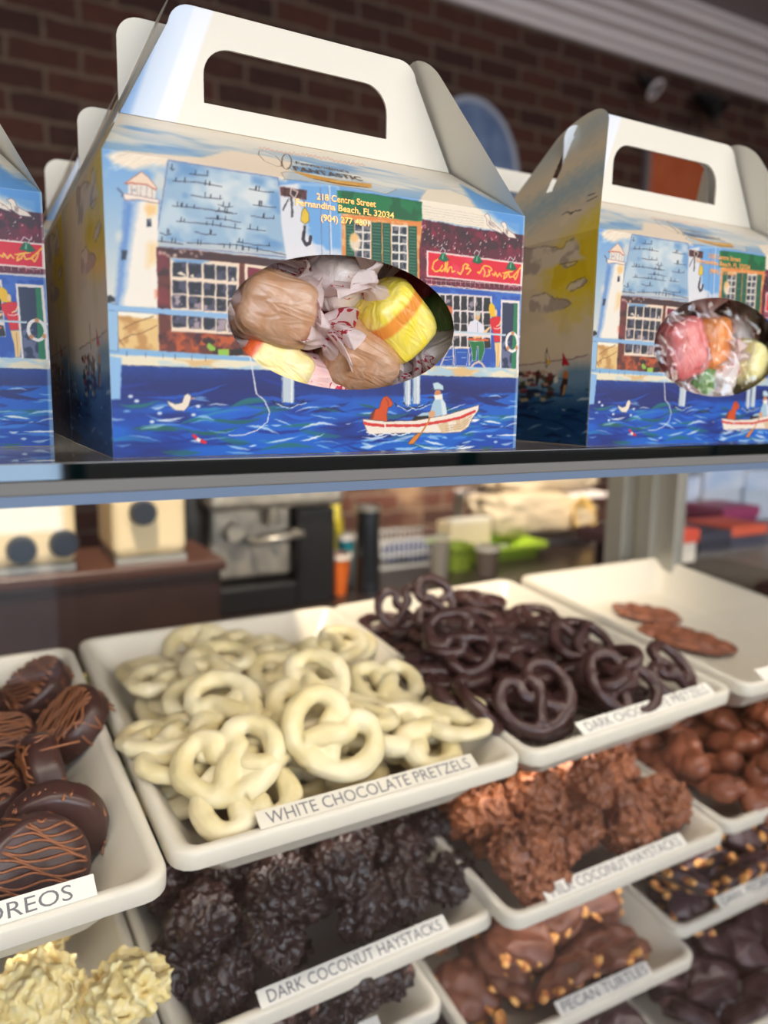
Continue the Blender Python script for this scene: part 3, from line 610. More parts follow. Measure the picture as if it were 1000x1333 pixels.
def paint_side():
    C=Canvas(BD,.66,1000.0); rng=np.random.default_rng(12)
    k=lambda x,y: SP(670+x*.2174,300+y*.2174)
    Q=lambda *l:[k(a,b) for a,b in l]
    C.a[:]=np.array((222,206,180),np.float32)/255
    C.patch([(0,0),(BD,0),(BD,.66),(0,.66)],(206,190,166),.5,70,70,.6)
    C.poly([(-.03,.25),(.07,.235),(.11,.26),(.12,.30),(.07,.36),(.02,.40),(-.03,.43)],(226,200,40),.95,22,40)
    C.patch([(-.02,.26),(.11,.26),(.10,.35),(-.02,.42)],(214,184,20),.52,40,71,.6); pass
    C.poly([(-.02,.47),(.10,.45),(.2,.41),(BD,.36),(BD,.42),(.22,.47),(.1,.51),(-.02,.54)],(150,174,190),.8,22,30); C.poly([(.05,.60),(BD,.5),(BD,.56),(.1,.66)],(170,188,200),.6,14,30)
    for cl in (((20,90),(80,110),(190,95),(290,110),(310,70),(355,45),(385,70),(395,140),(430,172),(380,180),(300,195),(180,230),(150,265),(20,270)),((110,400),(200,375),(250,410),(320,415),(345,440),(300,470),(200,495),(60,480)),((315,345),(350,310),(420,282),(440,300),(400,340),(340,365)),((275,200),(380,185),(350,215),(300,222))):
        C.poly(Q(*cl),(216,204,188),1,3,4); C.patch(Q(*cl),(150,136,132),.52,26,73,.6); C.line(Q(*cl[:6]),(90,80,88),1.6,.7,1.5)
    for c in ((232,150),(270,120),(300,165)): pass
    g=lambda x,y: SP(660+x*.16,110+y*.16)
    for l in (((375,1025),(410,995),(445,1012),(480,990),(532,985)),((555,900),(590,882),(632,855)),((545,845),(570,835),(600,825))): C.line([g(a,b) for a,b in l],(60,50,60),2,.9,.5)
    C.line([g(a,b) for a,b in ((440,1010),(455,1022),(468,1000))],(50,44,52),2.4,.9)
    # shore and water
    C.poly(Q((-500,760),(0,812),(120,800),(250,780),(440,742),(520,740),(520,800),(330,800),(250,870),(150,900),(-500,900)),(206,196,184),1,2,3)
    C.line(Q((0,812),(120,800),(250,780),(350,770),(440,742)),(120,86,88),1.8,.8,1.5)
    C.poly(Q((-600,860),(100,905),(260,880),(330,812),(520,800),(520,1340),(-600,1340)),(112,146,172),1,3,10)
    C.poly(Q((-600,960),(60,1000),(250,1010),(520,980),(520,1340),(-600,1340)),(24,62,108),.95,6,26)
    kk=lambda v:k(200,v)[1]
    C.waves(rng,60,-.02,BD,0,kk(960),[(14,40,80),(30,84,140),(10,26,54)],.03,.1,.004,.010)
    C.waves(rng,46,-.02,BD,0,kk(880),[(196,208,214),(120,150,176),(30,90,96)],.01,.05,.0015,.005)
    for j in range(40):
        x=rng.uniform(20,220); y=rng.uniform(840,1010); C.poly(Q((x,y),(x+rng.uniform(20,50),y-6),(x+rng.uniform(30,60),y+14),(x+8,y+20)),[(120,40,40),(60,60,40),(40,36,44),(186,160,130)][rng.integers(4)],.85,1.5,1.5)
    C.poly(Q((195,740),(205,710),(225,790),(198,820)),(238,220,190),1,1,1.2,edge=(70,60,70)); C.poly(Q((200,770),(228,785),(225,800),(200,790)),(230,180,60),1,1,1.2)
    C.poly(Q((300,740),(335,808),(292,806)),(196,34,50),1,1,1.2); C.line(Q((205,705),(203,822)),(70,50,50),1.5,.9); C.line(Q((298,738),(298,812)),(70,50,50),1.5,.9)
    C.poly(Q((140,850),(158,835),(156,900),(146,925),(136,920)),(50,34,40),.9,1,1.5)
    C.spot(k(312,868),.006,.008,(196,110,50),1,.2); C.poly(Q((298,885),(325,890),(318,930),(300,990),(282,992),(280,940)),(60,40,34),1,1,1.5); C.poly(Q((300,925),(318,925),(302,985),(290,985)),(206,160,110),.8,1,1.5); C.spot(k(255,895),.006,.006,(226,226,222),.9,.2)
    C.line([( .001,0),(.001,.4)],(240,232,214),3,.7)
    return C
LW,LC,LI,LT,EXPO=62,520,1.3,11,0.0
LD=26;LS=13
# ================================================================ materials in use
M={}
M['print']=print_mat('printed_card'); M['card']=mat('white_card',(224,214,197),.45,bump=(700,.15,.0003))
M['foil']=mat('bronze_foil',(120,84,46),.28,metal=.85); M['goldfoil']=mat('gold_foil',(206,146,80),.3,metal=.75)
M['tray']=mat('tray_melamine',(208,200,184),.32,spec=.5); M['paper']=mat('label_paper',(226,220,208),.55); M['ink']=mat('label_ink',(104,102,106),.6)
M['white_choc']=mat('white_chocolate',(202,186,140),.42,sss=.2,noise=((218,206,172),38,.4,.65),bump=(120,.25,.001))
M['dark_choc']=mat('dark_chocolate',(52,30,30),.34,noise=((66,42,40),60,.4,.65),bump=(140,.3,.001))
M['dark_hay']=mat('dark_coconut_chocolate',(38,23,21),.33,noise=((66,46,42),240,.5,.72),bump=(320,.5,.0012))
M['milk_hay']=mat('milk_coconut_chocolate',(124,70,42),.42,noise=((158,98,62),240,.45,.7),bump=(320,.5,.0012))
M['milk_choc']=mat('milk_chocolate',(122,68,46),.36,noise=((142,84,58),50,.4,.65),bump=(110,.3,.001))
M['turtle_choc']=mat('turtle_chocolate',(100,58,42),.42,noise=((118,72,54),60,.4,.65),bump=(110,.3,.001))
M['dark_turtle']=mat('dark_turtle_chocolate',(54,36,40),.36,noise=((70,50,54),60,.4,.65),bump=(110,.3,.001))
M['cream_hay']=mat('cream_coconut',(236,212,142),.42,sss=.25,noise=((240,224,176),180,.4,.7),bump=(320,.5,.0012))
M['cookie']=mat('cookie_chocolate',(60,36,32),.34,bump=(120,.3,.001)); M['drizzle']=mat('drizzle_chocolate',(128,78,48),.45)
M['nut']=mat('pecan_piece',(226,170,98),.5,noise=((168,88,38),150,.4,.62)); M['bark']=mat('almond_bark_chocolate',(142,86,62),.45,noise=((104,58,40),90,.45,.62),bump=(120,.5,.001))
M['steel']=mat('brushed_steel',(196,188,176),.34,metal=.65,noise=((150,146,138),30,.3,.7)); M['black']=mat('black_plastic',(20,20,22),.4); M['darkbrown']=mat('dark_brown_laminate',(56,34,28),.45,noise=((44,26,22),12,.3,.7))
M['alu']=mat('anodised_aluminium',(168,166,158),.42,metal=.6); M['gasket']=mat('grey_gasket',(112,108,104),.6); M['bluereflect']=mat('blue_reflection_paint',(92,110,136),.4)
M['edge']=mat('dark_green_glass_edge',(4,14,14),.03,spec=.5,ior=1.9); M['glass']=pane_mat('clear_pane'); M['shelfglass']=pane_mat('shelf_pane',(232,244,238)); M['tealedge']=mat('teal_glass_edge',(20,66,58),.15)
M['wax']=mat('wax',(255,255,255)); 
def colour_attr(me,rgb):
    ca=me.color_attributes.new('print','FLOAT_COLOR','POINT'); a=np.ones((len(me.vertices),4),np.float32); a[:,:3]=rgb; ca.data.foreach_set('color',a.ravel())
def grid_mesh(name,PX,UV,keep=None,canvas=None,flip=False,snap=None):
    nv,nu=PX.shape[:2]; idx=np.arange(nv*nu).reshape(nv,nu)
    q=np.stack([idx[:-1,:-1],idx[:-1,1:],idx[1:,1:],idx[1:,:-1]],-1)
    if flip: q=q[...,::-1]
    if keep is not None: q=q[keep]
    q=q.reshape(-1,4); P=PX.reshape(-1,3); T=UV.reshape(-1,2)
    used=np.unique(q); rm=np.full(nv*nu,-1); rm[used]=np.arange(len(used)); P=P[used]; T=T[used]; q=rm[q]
    me=bpy.data.meshes.new(name); me.vertices.add(len(P)); me.vertices.foreach_set('co',(P*U).astype(np.float32).ravel())
    me.loops.add(q.size); me.loops.foreach_set('vertex_index',q.ravel().astype(np.int32)); me.polygons.add(len(q)); me.polygons.foreach_set('loop_start',np.arange(0,q.size,4,dtype=np.int32)); me.polygons.foreach_set('loop_total',np.full(len(q),4,np.int32))
    me.update(calc_edges=True)
    if canvas is not None: colour_attr(me,canvas.sample(T[:,0],T[:,1]))
    return me
# ================================================================ gable boxes
FRONT=paint_front(); SIDE=paint_side()
FRONT.a=np.clip(FRONT.a,0,1)**1.16*np.array((.955,.925,.875),np.float32)      # ink tone of the print run
SIDE.a=np.clip(SIDE.a,0,1)**1.05*np.array((.95,.93,.90),np.float32)
OX,OY=BW/2,BD/2            # box origin: centre of its foot
WC=(.328,.1825); WR=(.178,.0925)
def box_front():
    nu,nv=560,322; u=np.linspace(0,BW,nu); v=np.linspace(0,BH,nv); Ug,Vg=np.meshgrid(u,v)
    cu=(Ug[:-1,:-1]+Ug[1:,1:])/2; cv=(Vg[:-1,:-1]+Vg[1:,1:])/2; keep=((cu-WC[0])/WR[0])**2+((cv-WC[1])/WR[1])**2>1
    rem=np.zeros((nv,nu),bool); r=~keep
    for a,b in ((0,0),(0,1),(1,0),(1,1)): rem[a:nv-1+a,b:nu-1+b]|=r
    kp=np.zeros((nv,nu),bool)
    for a,b in ((0,0),(0,1),(1,0),(1,1)): kp[a:nv-1+a,b:nu-1+b]|=keep
    bd=rem&kp; dx=(Ug-WC[0])/WR[0]; dy=(Vg-WC[1])/WR[1]; R=np.sqrt(dx*dx+dy*dy)+1e-9
    U2=np.where(bd,WC[0]+dx/R*WR[0],Ug); V2=np.where(bd,WC[1]+dy/R*WR[1],Vg)
    P=np.stack([U2-OX,np.zeros_like(U2)-OY,V2],-1); return grid_mesh('front_panel',P,np.stack([U2,V2],-1),keep,FRONT)
def box_roof(back=False):
    nu,nv=(540,130) if not back else (60,12); a=np.linspace(0,1,nu); t=np.linspace(0,1,nv); A,T=np.meshgrid(a,t)
    x=HI0*T+A*(BW-2*HI0*T); y=RY*T; z=BH+RZ*T
    if back: y=BD-(BD-RYB)*T
    P=np.stack([x-OX,y-OY,z],-1); return grid_mesh('roof_panel',P,np.stack([x,BH+RS*T],-1),None,FRONT,flip=back)
def box_side(right=False,lo=False):
    n=(40,40) if lo else (190,190); a=np.linspace(0,BD,n[0]); v=np.linspace(0,BH,n[1]); A,V=np.meshgrid(a,v)
    x=np.full_like(A,BW if right else 0.0)+ (1 if right else -1)*.006*np.sin(A/BD*math.pi)*np.sin(V/BH*math.pi)
    P=np.stack([x-OX,A-OY,V],-1); return grid_mesh('side_panel',P,np.stack([A,V],-1),None,SIDE,flip=not right)
EL=.280; EW=math.atan2(HI1,HT+RZ)      # ear length along its lean, lean angle
def ear(right=False):
    na,nt=100,150; tt=np.linspace(0,1,nt); P=np.zeros((nt,na,3)); T=np.zeros((nt,na,2))
    for i,t in enumerate(tt):
        d=t*EL; f=d/EL; y0=.112*f; y1=BD-.160*f; r=.042
        if d>EL-r:
            q=d-(EL-r); c=r-math.sqrt(max(0,r*r-q*q)); y0+=c; y1-=c*1.6
        ys=np.linspace(y0,y1,na); curl=.0
        x=d*math.sin(EW)*np.ones(na); z=BH+d*math.cos(EW)+0*ys
        if right: x=BW-x
        P[i,:,0]=x-OX; P[i,:,1]=ys-OY; P[i,:,2]=z; T[i,:,0]=ys; T[i,:,1]=BH+d
    cy=(T[:-1,:-1,0]+T[1:,1:,0])/2; ct=(T[:-1,:-1,1]+T[1:,1:,1])/2-BH
    keep=~((np.abs(cy-RYB)<.008+.0*ct)&(ct>.115)&(ct<.235))
    return grid_mesh('end_flap',P,T,keep,SIDE,flip=not right)
RYB=.188
def handle_outline(back=False,ins=.057):
    b0=(ins,ins) if back else (HI0,HI1); z0=BH+RZ; z1=z0+HT-(.014 if back else 0); r=.032
    pts=[(b0[0],z0),(BW-b0[0],z0)]
    def corner(cx,sgn,a0,a1):
        return [(cx+sgn*0+r*math.cos(math.radians(a)),z1-r+r*math.sin(math.radians(a))) for a in np.linspace(a0,a1,7)]
    pts+=corner(BW-b0[1]-r,1,8,90)+corner(b0[1]+r,1,90,172)
    hole=rounded(.140,.492,.489,.584,(0,.04,.04,0),8) if back else rounded(.166,.463,.489,.566,(0,.04,.04,0),8)
    return pts,hole
def handle_mesh(back=False,ins=.057):
    o,h=handle_outline(back,ins); me=shape2d('handle',[[(x*U,z*U) for x,z in o],[(x*U,z*U) for x,z in h][::-1]],.0011)
    yy=RYB if back else RY
    return map_mesh(me,lambda a:np.stack([a[:,0]-OX*U,-a[:,2]+(yy-OY)*U,a[:,1]],-1))
def handle_mat():
    m=mat('handle_card',(224,214,197),.4,bump=(700,.15,.0003)); nt=m.node_tree; b=nt.nodes['Principled BSDF']
    tc=nt.nodes.new('ShaderNodeTexCoord'); sx=nt.nodes.new('ShaderNodeSeparateXYZ'); nt.links.new(tc.outputs['Object'],sx.inputs[0])
    def mth(op,a,b_=None):
        n=nt.nodes.new('ShaderNodeMath'); n.operation=op
        for i,v in enumerate((a,b_)):
            if v is None: continue
            if hasattr(v,'links'): nt.links.new(v,n.inputs[i])
            else: n.inputs[i].default_value=v
        return n.outputs[0]
    # distance from the slanting left edge of the card
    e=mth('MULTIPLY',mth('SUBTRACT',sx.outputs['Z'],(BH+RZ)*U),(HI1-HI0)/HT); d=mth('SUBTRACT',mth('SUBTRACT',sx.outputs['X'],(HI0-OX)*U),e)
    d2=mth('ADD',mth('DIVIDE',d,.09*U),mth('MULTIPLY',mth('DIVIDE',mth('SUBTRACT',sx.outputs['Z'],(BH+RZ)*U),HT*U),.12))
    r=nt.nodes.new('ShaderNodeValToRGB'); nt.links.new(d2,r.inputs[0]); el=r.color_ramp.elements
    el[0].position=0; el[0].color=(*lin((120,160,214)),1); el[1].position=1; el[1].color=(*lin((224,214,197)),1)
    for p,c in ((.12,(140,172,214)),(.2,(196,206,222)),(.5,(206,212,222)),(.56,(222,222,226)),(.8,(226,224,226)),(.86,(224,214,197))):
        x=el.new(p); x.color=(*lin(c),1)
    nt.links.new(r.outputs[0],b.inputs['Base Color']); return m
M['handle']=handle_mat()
def lettering(parent,txt,p0,p1,h,m,slope=False,italic=0.0,bold=0.0):
    """one printed line on the front face (or roof panel), from canvas point p0 to p1"""
    me=text_mesh(txt,1.0,0.0,italic,bold=bold); a=np.empty(len(me.vertices)*3); me.vertices.foreach_get('co',a); a=a.reshape(-1,3); w=a[:,0].max()
    L=math.hypot(p1[0]-p0[0],p1[1]-p0[1]); du=(p1[0]-p0[0])/L; dv=(p1[1]-p0[1])/L
    def f(a):
        x=a[:,0]/w*L; y=a[:,1]*h; u=p0[0]+x*du-y*dv; v=p0[1]+x*dv+y*du
        s=np.clip(v-BH,0,9)/RS
        Y=np.where(v>BH,RY*s,0); Z=np.where(v>BH,BH+RZ*s,v)
        ny=np.where(v>BH,-RZ/RS,-1)*.0012; nz=np.where(v>BH,RY/RS,0)*.0012
        return np.stack([(u-OX)*U,(Y+ny-OY)*U,(Z+nz)*U],-1)
    return obj('lettering',map_mesh(me,f),m,parent)
BOXM=dict(front=box_front(),roof=box_roof(),roofb=box_roof(True),sl=box_side(),sr=box_side(True,True),el=ear(),er=ear(True),hf=handle_mesh(),hb=handle_mesh(True))
def make_box(label,x,y,rz=0,group='taffy gable boxes on the glass top'):
    r=thing('gable_box',label,'box',toW((x+OX,y+OY,BZ0)),group); r.rotation_euler.z=rz
    fp=obj('front_panel',BOXM['front'],M['print'],r)
    bp=MB(); bp.box(-OX,BW-OX,BD-OY-.002,BD-OY,0,BH,k=U); obj('back_panel',bp.mesh('back_panel',False),M['card'],r)
    bt=MB(); bt.box(-OX+.002,OX-.002,-OY+.002,OY-.002,.0005,.004,k=U); obj('base_panel',bt.mesh('base_panel',False),M['card'],r)
    obj('side_panel',BOXM['sl'],M['print'],r); obj('side_panel',BOXM['sr'],M['print'],r)
    obj('roof_panel',BOXM['roof'],M['print'],r); obj('roof_panel',BOXM['roofb'],M['print'],r)
    obj('end_flap',BOXM['el'],M['print'],r); obj('end_flap',BOXM['er'],M['print'],r)
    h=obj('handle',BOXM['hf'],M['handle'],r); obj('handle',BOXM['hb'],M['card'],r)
    k=K(330,170,.24); F=fp
    def ln(t,a,b,hh,m,**q): lettering(F,t,k(*a),k(*b),hh,m,**q)
    ln("Fernandina's",(228,184),(525,234),.019,M['foil'],italic=.25,bold=.004)
    ln("FANTASTIC",(222,216),(602,278),.024,M['foil'],italic=.15,bold=.014)
    ln("218 Centre Street",(340,374),(662,416),.0118,M['goldfoil'],bold=.012)
    ln("Fernandina Beach, FL 32034",(225,404),(760,478),.0118,M['goldfoil'],bold=.012)
    ln("(904) 277 4801",(362,488),(625,520),.0118,M['goldfoil'],bold=.012)
    return r
main=make_box('large gable box in the middle, its oval window full of wrapped taffy',BX0,1.0)
def box_at(label,x,y,rz=0,group=None):
    Mx=Matrix.Translation(toW((x+OX,y+OY,BZ0)))@Matrix.Rotation(rz,4,'Z'); return dup(main,Mx,label,group)
rb=box_at('gable box at the right showing its yellow cloud painted side',.966,1.0)
for c in rb.children:
    if c.data is BOXM['hb']: c.data=handle_mesh(True,.080)
box_at('gable box cut off by the left edge of the photo, its painted shop front showing',.133-BW,1.262)
GB='gable boxes queued behind the middle box'
box_at('cream handle tab of the gable box directly behind the middle box',.175,1.392,0)
box_at('farthest back gable box peeking out left of the middle box',.158,1.775,0)
box_at('gable box behind the right one, white handle top showing between the two front boxes',.93,1.385,0)
# ---------------------------------------------------------------- taffy
def wrap_mat(name,rgb,tr=.0,prt=False,haze=.5):
    m=bpy.data.materials.new(name); m.use_nodes=True; nt=m.node_tree; b=nt.nodes['Principled BSDF']; o=nt.nodes['Material Output']
    tc=nt.nodes.new('ShaderNodeTexCoord'); n=nt.nodes.new('ShaderNodeTexNoise'); n.inputs['Scale'].default_value=90; n.inputs['Detail'].default_value=3; n.inputs['Distortion'].default_value=1.5; nt.links.new(tc.outputs['Object'],n.inputs['Vector'])
    r=nt.nodes.new('ShaderNodeValToRGB'); nt.links.new(n.outputs['Fac'],r.inputs[0]); e=r.color_ramp.elements; e[0].position=.40; e[1].position=.72
    e[0].color=(*lin(rgb),1); e[1].color=(*lin(tuple(v*(1-haze)+h*haze for v,h in zip(rgb,(240,226,220)))),1); src=r.outputs[0]
    if prt:
        n2=nt.nodes.new('ShaderNodeTexNoise'); n2.inputs['Scale'].default_value=95; n2.inputs['Detail'].default_value=1; n2.inputs['Distortion'].default_value=2.2; nt.links.new(tc.outputs['Object'],n2.inputs['Vector'])
        n3=nt.nodes.new('ShaderNodeTexNoise'); n3.inputs['Scale'].default_value=48; nt.links.new(tc.outputs['Object'],n3.inputs['Vector'])
        def band(sock,lo,hi):
            q=nt.nodes.new('ShaderNodeValToRGB'); q.color_ramp.interpolation='LINEAR'; nt.links.new(sock,q.inputs[0]); z=q.color_ramp.elements; z[0].position=lo-.012; z[0].color=(0,0,0,1); z[1].position=hi+.012; z[1].color=(0,0,0,1); a=z.new(lo); a.color=(1,1,1,1); a=z.new(hi); a.color=(1,1,1,1); return q.outputs[0]
        k=nt.nodes.new('ShaderNodeMath'); k.operation='MULTIPLY'; nt.links.new(band(n2.outputs['Fac'],.465,.545),k.inputs[0]); nt.links.new(band(n3.outputs['Fac'],.56,.9),k.inputs[1])
        x=nt.nodes.new('ShaderNodeMixRGB'); nt.links.new(k.outputs[0],x.inputs[0]); nt.links.new(src,x.inputs[1]); x.inputs[2].default_value=(*lin((196,40,66)),1); src=x.outputs[0]
    nt.links.new(src,b.inputs['Base Color']); b.inputs['Roughness'].default_value=.32; b.inputs['Coat Weight'].default_value=.25; b.inputs['Coat Roughness'].default_value=.25
    bn=nt.nodes.new('ShaderNodeTexNoise'); bn.inputs['Scale'].default_value=130; bn.inputs['Detail'].default_value=2; bn.inputs['Distortion'].default_value=1.2; nt.links.new(tc.outputs['Object'],bn.inputs['Vector'])
    mp=nt.nodes.new('ShaderNodeMapping'); mp.inputs['Scale'].default_value=(.35,1,1); nt.links.new(tc.outputs['Object'],mp.inputs[0]); nt.links.new(mp.outputs[0],bn.inputs['Vector'])
    bp=nt.nodes.new('ShaderNodeBump'); bp.inputs['Strength'].default_value=.6; bp.inputs['Distance'].default_value=.0028; nt.links.new(bn.outputs['Fac'],bp.inputs['Height']); nt.links.new(bp.outputs[0],b.inputs['Normal'])
    if tr:
        t=nt.nodes.new('ShaderNodeBsdfTransparent'); tl=nt.nodes.new('ShaderNodeBsdfTranslucent'); nt.links.new(src,tl.inputs[0]); a=nt.nodes.new('ShaderNodeMixShader'); a.inputs[0].default_value=.5; nt.links.new(b.outputs[0],a.inputs[1]); nt.links.new(tl.outputs[0],a.inputs[2])
        c=nt.nodes.new('ShaderNodeMixShader'); c.inputs[0].default_value=tr; nt.links.new(a.outputs[0],c.inputs[1]); nt.links.new(t.outputs[0],c.inputs[2]); nt.links.new(c.outputs[0],o.inputs['Surface'])
    return m
def stripe_mat(name,rgb,rgb2,pos):
    m=wrap_mat(name,rgb,haze=.4); nt=m.node_tree; b=nt.nodes['Principled BSDF']; src=b.inputs['Base Color'].links[0].from_socket
    tc=nt.nodes.new('ShaderNodeTexCoord'); s=nt.nodes.new('ShaderNodeSeparateXYZ'); nt.links.new(tc.outputs['Object'],s.inputs[0]); mr=nt.nodes.new('ShaderNodeMapRange'); mr.inputs[1].default_value=-.018; mr.inputs[2].default_value=.018; nt.links.new(s.outputs['X'],mr.inputs[0])
    r=nt.nodes.new('ShaderNodeValToRGB'); nt.links.new(mr.outputs[0],r.inputs[0]); e=r.color_ramp.elements; e[0].color=e[1].color=(0,0,0,1); e[0].position=pos[0]-.05; e[1].position=pos[1]+.05; a=e.new(pos[0]); a.color=(1,1,1,1); a=e.new(pos[1]); a.color=(1,1,1,1)
    x=nt.nodes.new('ShaderNodeMixRGB'); nt.links.new(r.outputs[0],x.inputs[0]); nt.links.new(src,x.inputs[1]); x.inputs[2].default_value=(*lin(rgb2),1); nt.links.new(x.outputs[0],b.inputs['Base Color']); return m
M['twist']=wrap_mat('waxed_wrapper',(252,236,234),.10,True,.5)
TC=dict(tan=wrap_mat('tan_taffy',(190,140,104),haze=.3),yellow=stripe_mat('yellow_striped_taffy',(248,222,72),(240,150,60),(.28,.42)),pale=stripe_mat('pale_yellow_taffy',(246,222,140),(232,100,50),(.02,.16)),
 pink=wrap_mat('pink_taffy',(236,190,184),haze=.5,prt=True),rose=wrap_mat('rose_taffy',(222,112,108),haze=.35),red=wrap_mat('red_taffy',(150,40,50),haze=.12),green=wrap_mat('green_taffy',(96,140,70),haze=.25),orange=wrap_mat('orange_taffy',(240,140,60),haze=.35),cream=wrap_mat('cream_taffy',(242,226,150),haze=.4),white=wrap_mat('white_taffy',(236,222,214),haze=.4,prt=True),choc=wrap_mat('brown_taffy',(110,60,50),haze=.1))
TB=[taffy_body_mesh(i) for i in range(4)]; TT=[[twist_mesh(i,side=s) for s in (-1,1)] for i in range(4)]
def taffy(kind,label,px,py,Y,rot,sc=1.0,group='wrapped taffies in the gable box windows',v=0,ends=(1,1)):
    t=thing('wrapped_taffy',label,'candy',toW(on_y(px,py,Y)),group); t.rotation_euler=[math.radians(a) for a in rot]; t.scale=(sc,)*3
    b=obj('candy_body',TB[v%4].copy(),None,t); b.data.materials.clear(); b.data.materials.append(TC[kind])
    for i in (0,1):
        if ends[i]: obj('wrapper_twist',TT[v%4][i],M['twist'],t)
    Rm=t.rotation_euler.to_matrix()*sc; Ri=Rm.inverted()
    for c in t.children:                      # wrappers press flat against the inside of the card
        low=[q.index for q in c.data.vertices if (Rm@q.co).y+t.location.y<1.006*U]
        if low:
            c.data=c.data.copy()
            for i in low:
                w=Rm@c.data.vertices[i].co; w.y=1.006*U-t.location.y+(w.y+t.location.y-1.006*U)*-.05; c.data.vertices[i].co=Ri@w
            c.data.update()
    return t
g='taffies in the window of the middle box'
L=lambda s:s
taffy('tan','large tan taffy in clear wrapper at the upper left of the middle box window',354,402,1.062,(10,14,-4),1.05,v=0)
taffy('yellow','bright yellow taffy with orange stripe in the middle box window',513,417,1.066,(15,42,12),1.0,v=1)
taffy('tan','tan taffy at the bottom centre of the middle box window',466,468,1.075,(40,22,8),1.02,v=2)
taffy('pale','pale yellow taffy with a red streak at the lower left of the middle box window',352,478,1.085,(0,36,-8),.98,v=3,ends=(1,0))
taffy('white','white wrapper printed in red at the top centre of the middle box window',440,362,1.105,(30,-8,25),.95,v=0)
taffy('green','dark green taffy at the right of the middle box window',585,412,1.12,(10,60,20),1.0,v=2)
taffy('red','deep red taffy at the top right of the middle box window',556,360,1.15,(0,20,30),1.1,v=1)
taffy('white','white wrapped taffy with red print at the lower right of the middle box window',575,466,1.10,(20,-32,-10),.85,v=3)
taffy('pink','pink and white taffy at the bottom left edge of the middle box window',408,500,1.095,(30,8,10),.85,v=1)
taffy('choc','dark brown taffy in the shadow between the tan and yellow ones in the middle box',470,392,1.17,(0,30,0),1.0,v=2)
taffy('red','dark red taffy behind the upper left tan one in the middle box',330,352,1.17,(0,-20,30),1.05,v=0)
taffy('red','dark red taffy behind the lower tan one in the middle box',420,440,1.15,(0,10,-30),1.0,v=3)
taffy('choc','brown taffy at the lower right behind the white wrapped one in the middle box',540,480,1.15,(0,0,20),1.1,v=0)
# right box
taffy('rose','pink red taffy at the left of the right box window',880,455,1.065,(0,70,-10),1.05,v=2)
taffy('orange','orange taffy in the right box window',918,448,1.075,(0,80,10),.95,v=1)
taffy('cream','pale cream yellow taffy at the lower right of the right box window',968,478,1.07,(0,20,10),1.05,v=0)
taffy('green','green taffy at the bottom of the right box window',908,498,1.08,(10,30,10),.8,v=3)
taffy('white','white wrapped taffy at the bottom middle of the right box window',936,492,1.06,(20,-40,20),.7,v=1)
taffy('choc','brown taffy in shade at the top of the right box window',905,408,1.16,(0,0,0),1.1,v=2)
taffy('choc','brown taffy in shade at the upper right of the right box window',985,420,1.16,(0,20,0),1.2,v=0)
taffy('white','white wrapper twist at the upper right of the right box window',958,430,1.10,(0,70,0),.8,v=2)
def film():
    n=110; m=bmesh.new(); vs=[]
    for j in range(n):
        r=[]
        for i in range(n):
            u=(i/(n-1)-.5)*2*WR[0]*1.05; v=(j/(n-1)-.5)*2*WR[1]*1.15
            p=Vector((u*9,v*9,0)); h=mn.fractal(Vector((u*16+v*6,v*9-u*5,2)),1.0,2.1,3)*.026
            r.append(m.verts.new((u*U,(h+.022)*U,v*U)))
        vs.append(r)
    for j in range(n-1):
        for i in range(n-1): m.faces.new((vs[j][i],vs[j][i+1],vs[j+1][i+1],vs[j+1][i]))
    q=MB(); q.add(m); return q.mesh('film')
M['film']=pane_mat('cellophane',rough=.09,f0=1.5)
o=obj('cellophane_bag',film(),M['film']); o.location=toW((.966+WC[0],1.0,BZ0+WC[1])); tag(o,'clear crinkled cellophane bag over the taffies inside the right box window','bag')
# ================================================================ trays
TW,TL,TD=.79,.972,.13
def tray_mesh(w):
    t=bmesh.new(); hw,hl=w/2,TL/2
    prof=[(.012,TD-.042,.040),(.0,TD-.036,.045),(.0,TD-.006,.045),(.005,TD,.042),(.018,TD,.036),(.026,TD-.006,.034),(.090,.020,.05),(.104,.012,.05),(.5,.012,None)]
    rings=[]
    def ring(i,z,r): return [t.verts.new((x*U,y*U,z*U)) for x,y in rounded(-hw+i,hw-i,-hl+i,hl-i,max(r,.004),5)]
    for i,z,r in prof[:-1]: rings.append(ring(i,z,r))
    for a,b in zip(rings,rings[1:]):
        n=len(a)
        for k in range(n): t.faces.new((a[k],a[(k+1)%n],b[(k+1)%n],b[k]))
    t.faces.new(rings[-1])
    low=[ring(.030,TD-.040,.036),ring(.088,.0,.05)]; n=len(low[0])
    for a,b in ((rings[0],low[0]),(low[0],low[1])):
        for k in range(n): t.faces.new((b[k],b[(k+1)%n],a[(k+1)%n],a[k]))
    t.faces.new(low[1][::-1]); bmesh.ops.recalc_face_normals(t,faces=t.faces)
    m=MB(); m.add(t); me=m.mesh('tray'); smooth_by_angle(me,50); return me
TM={}
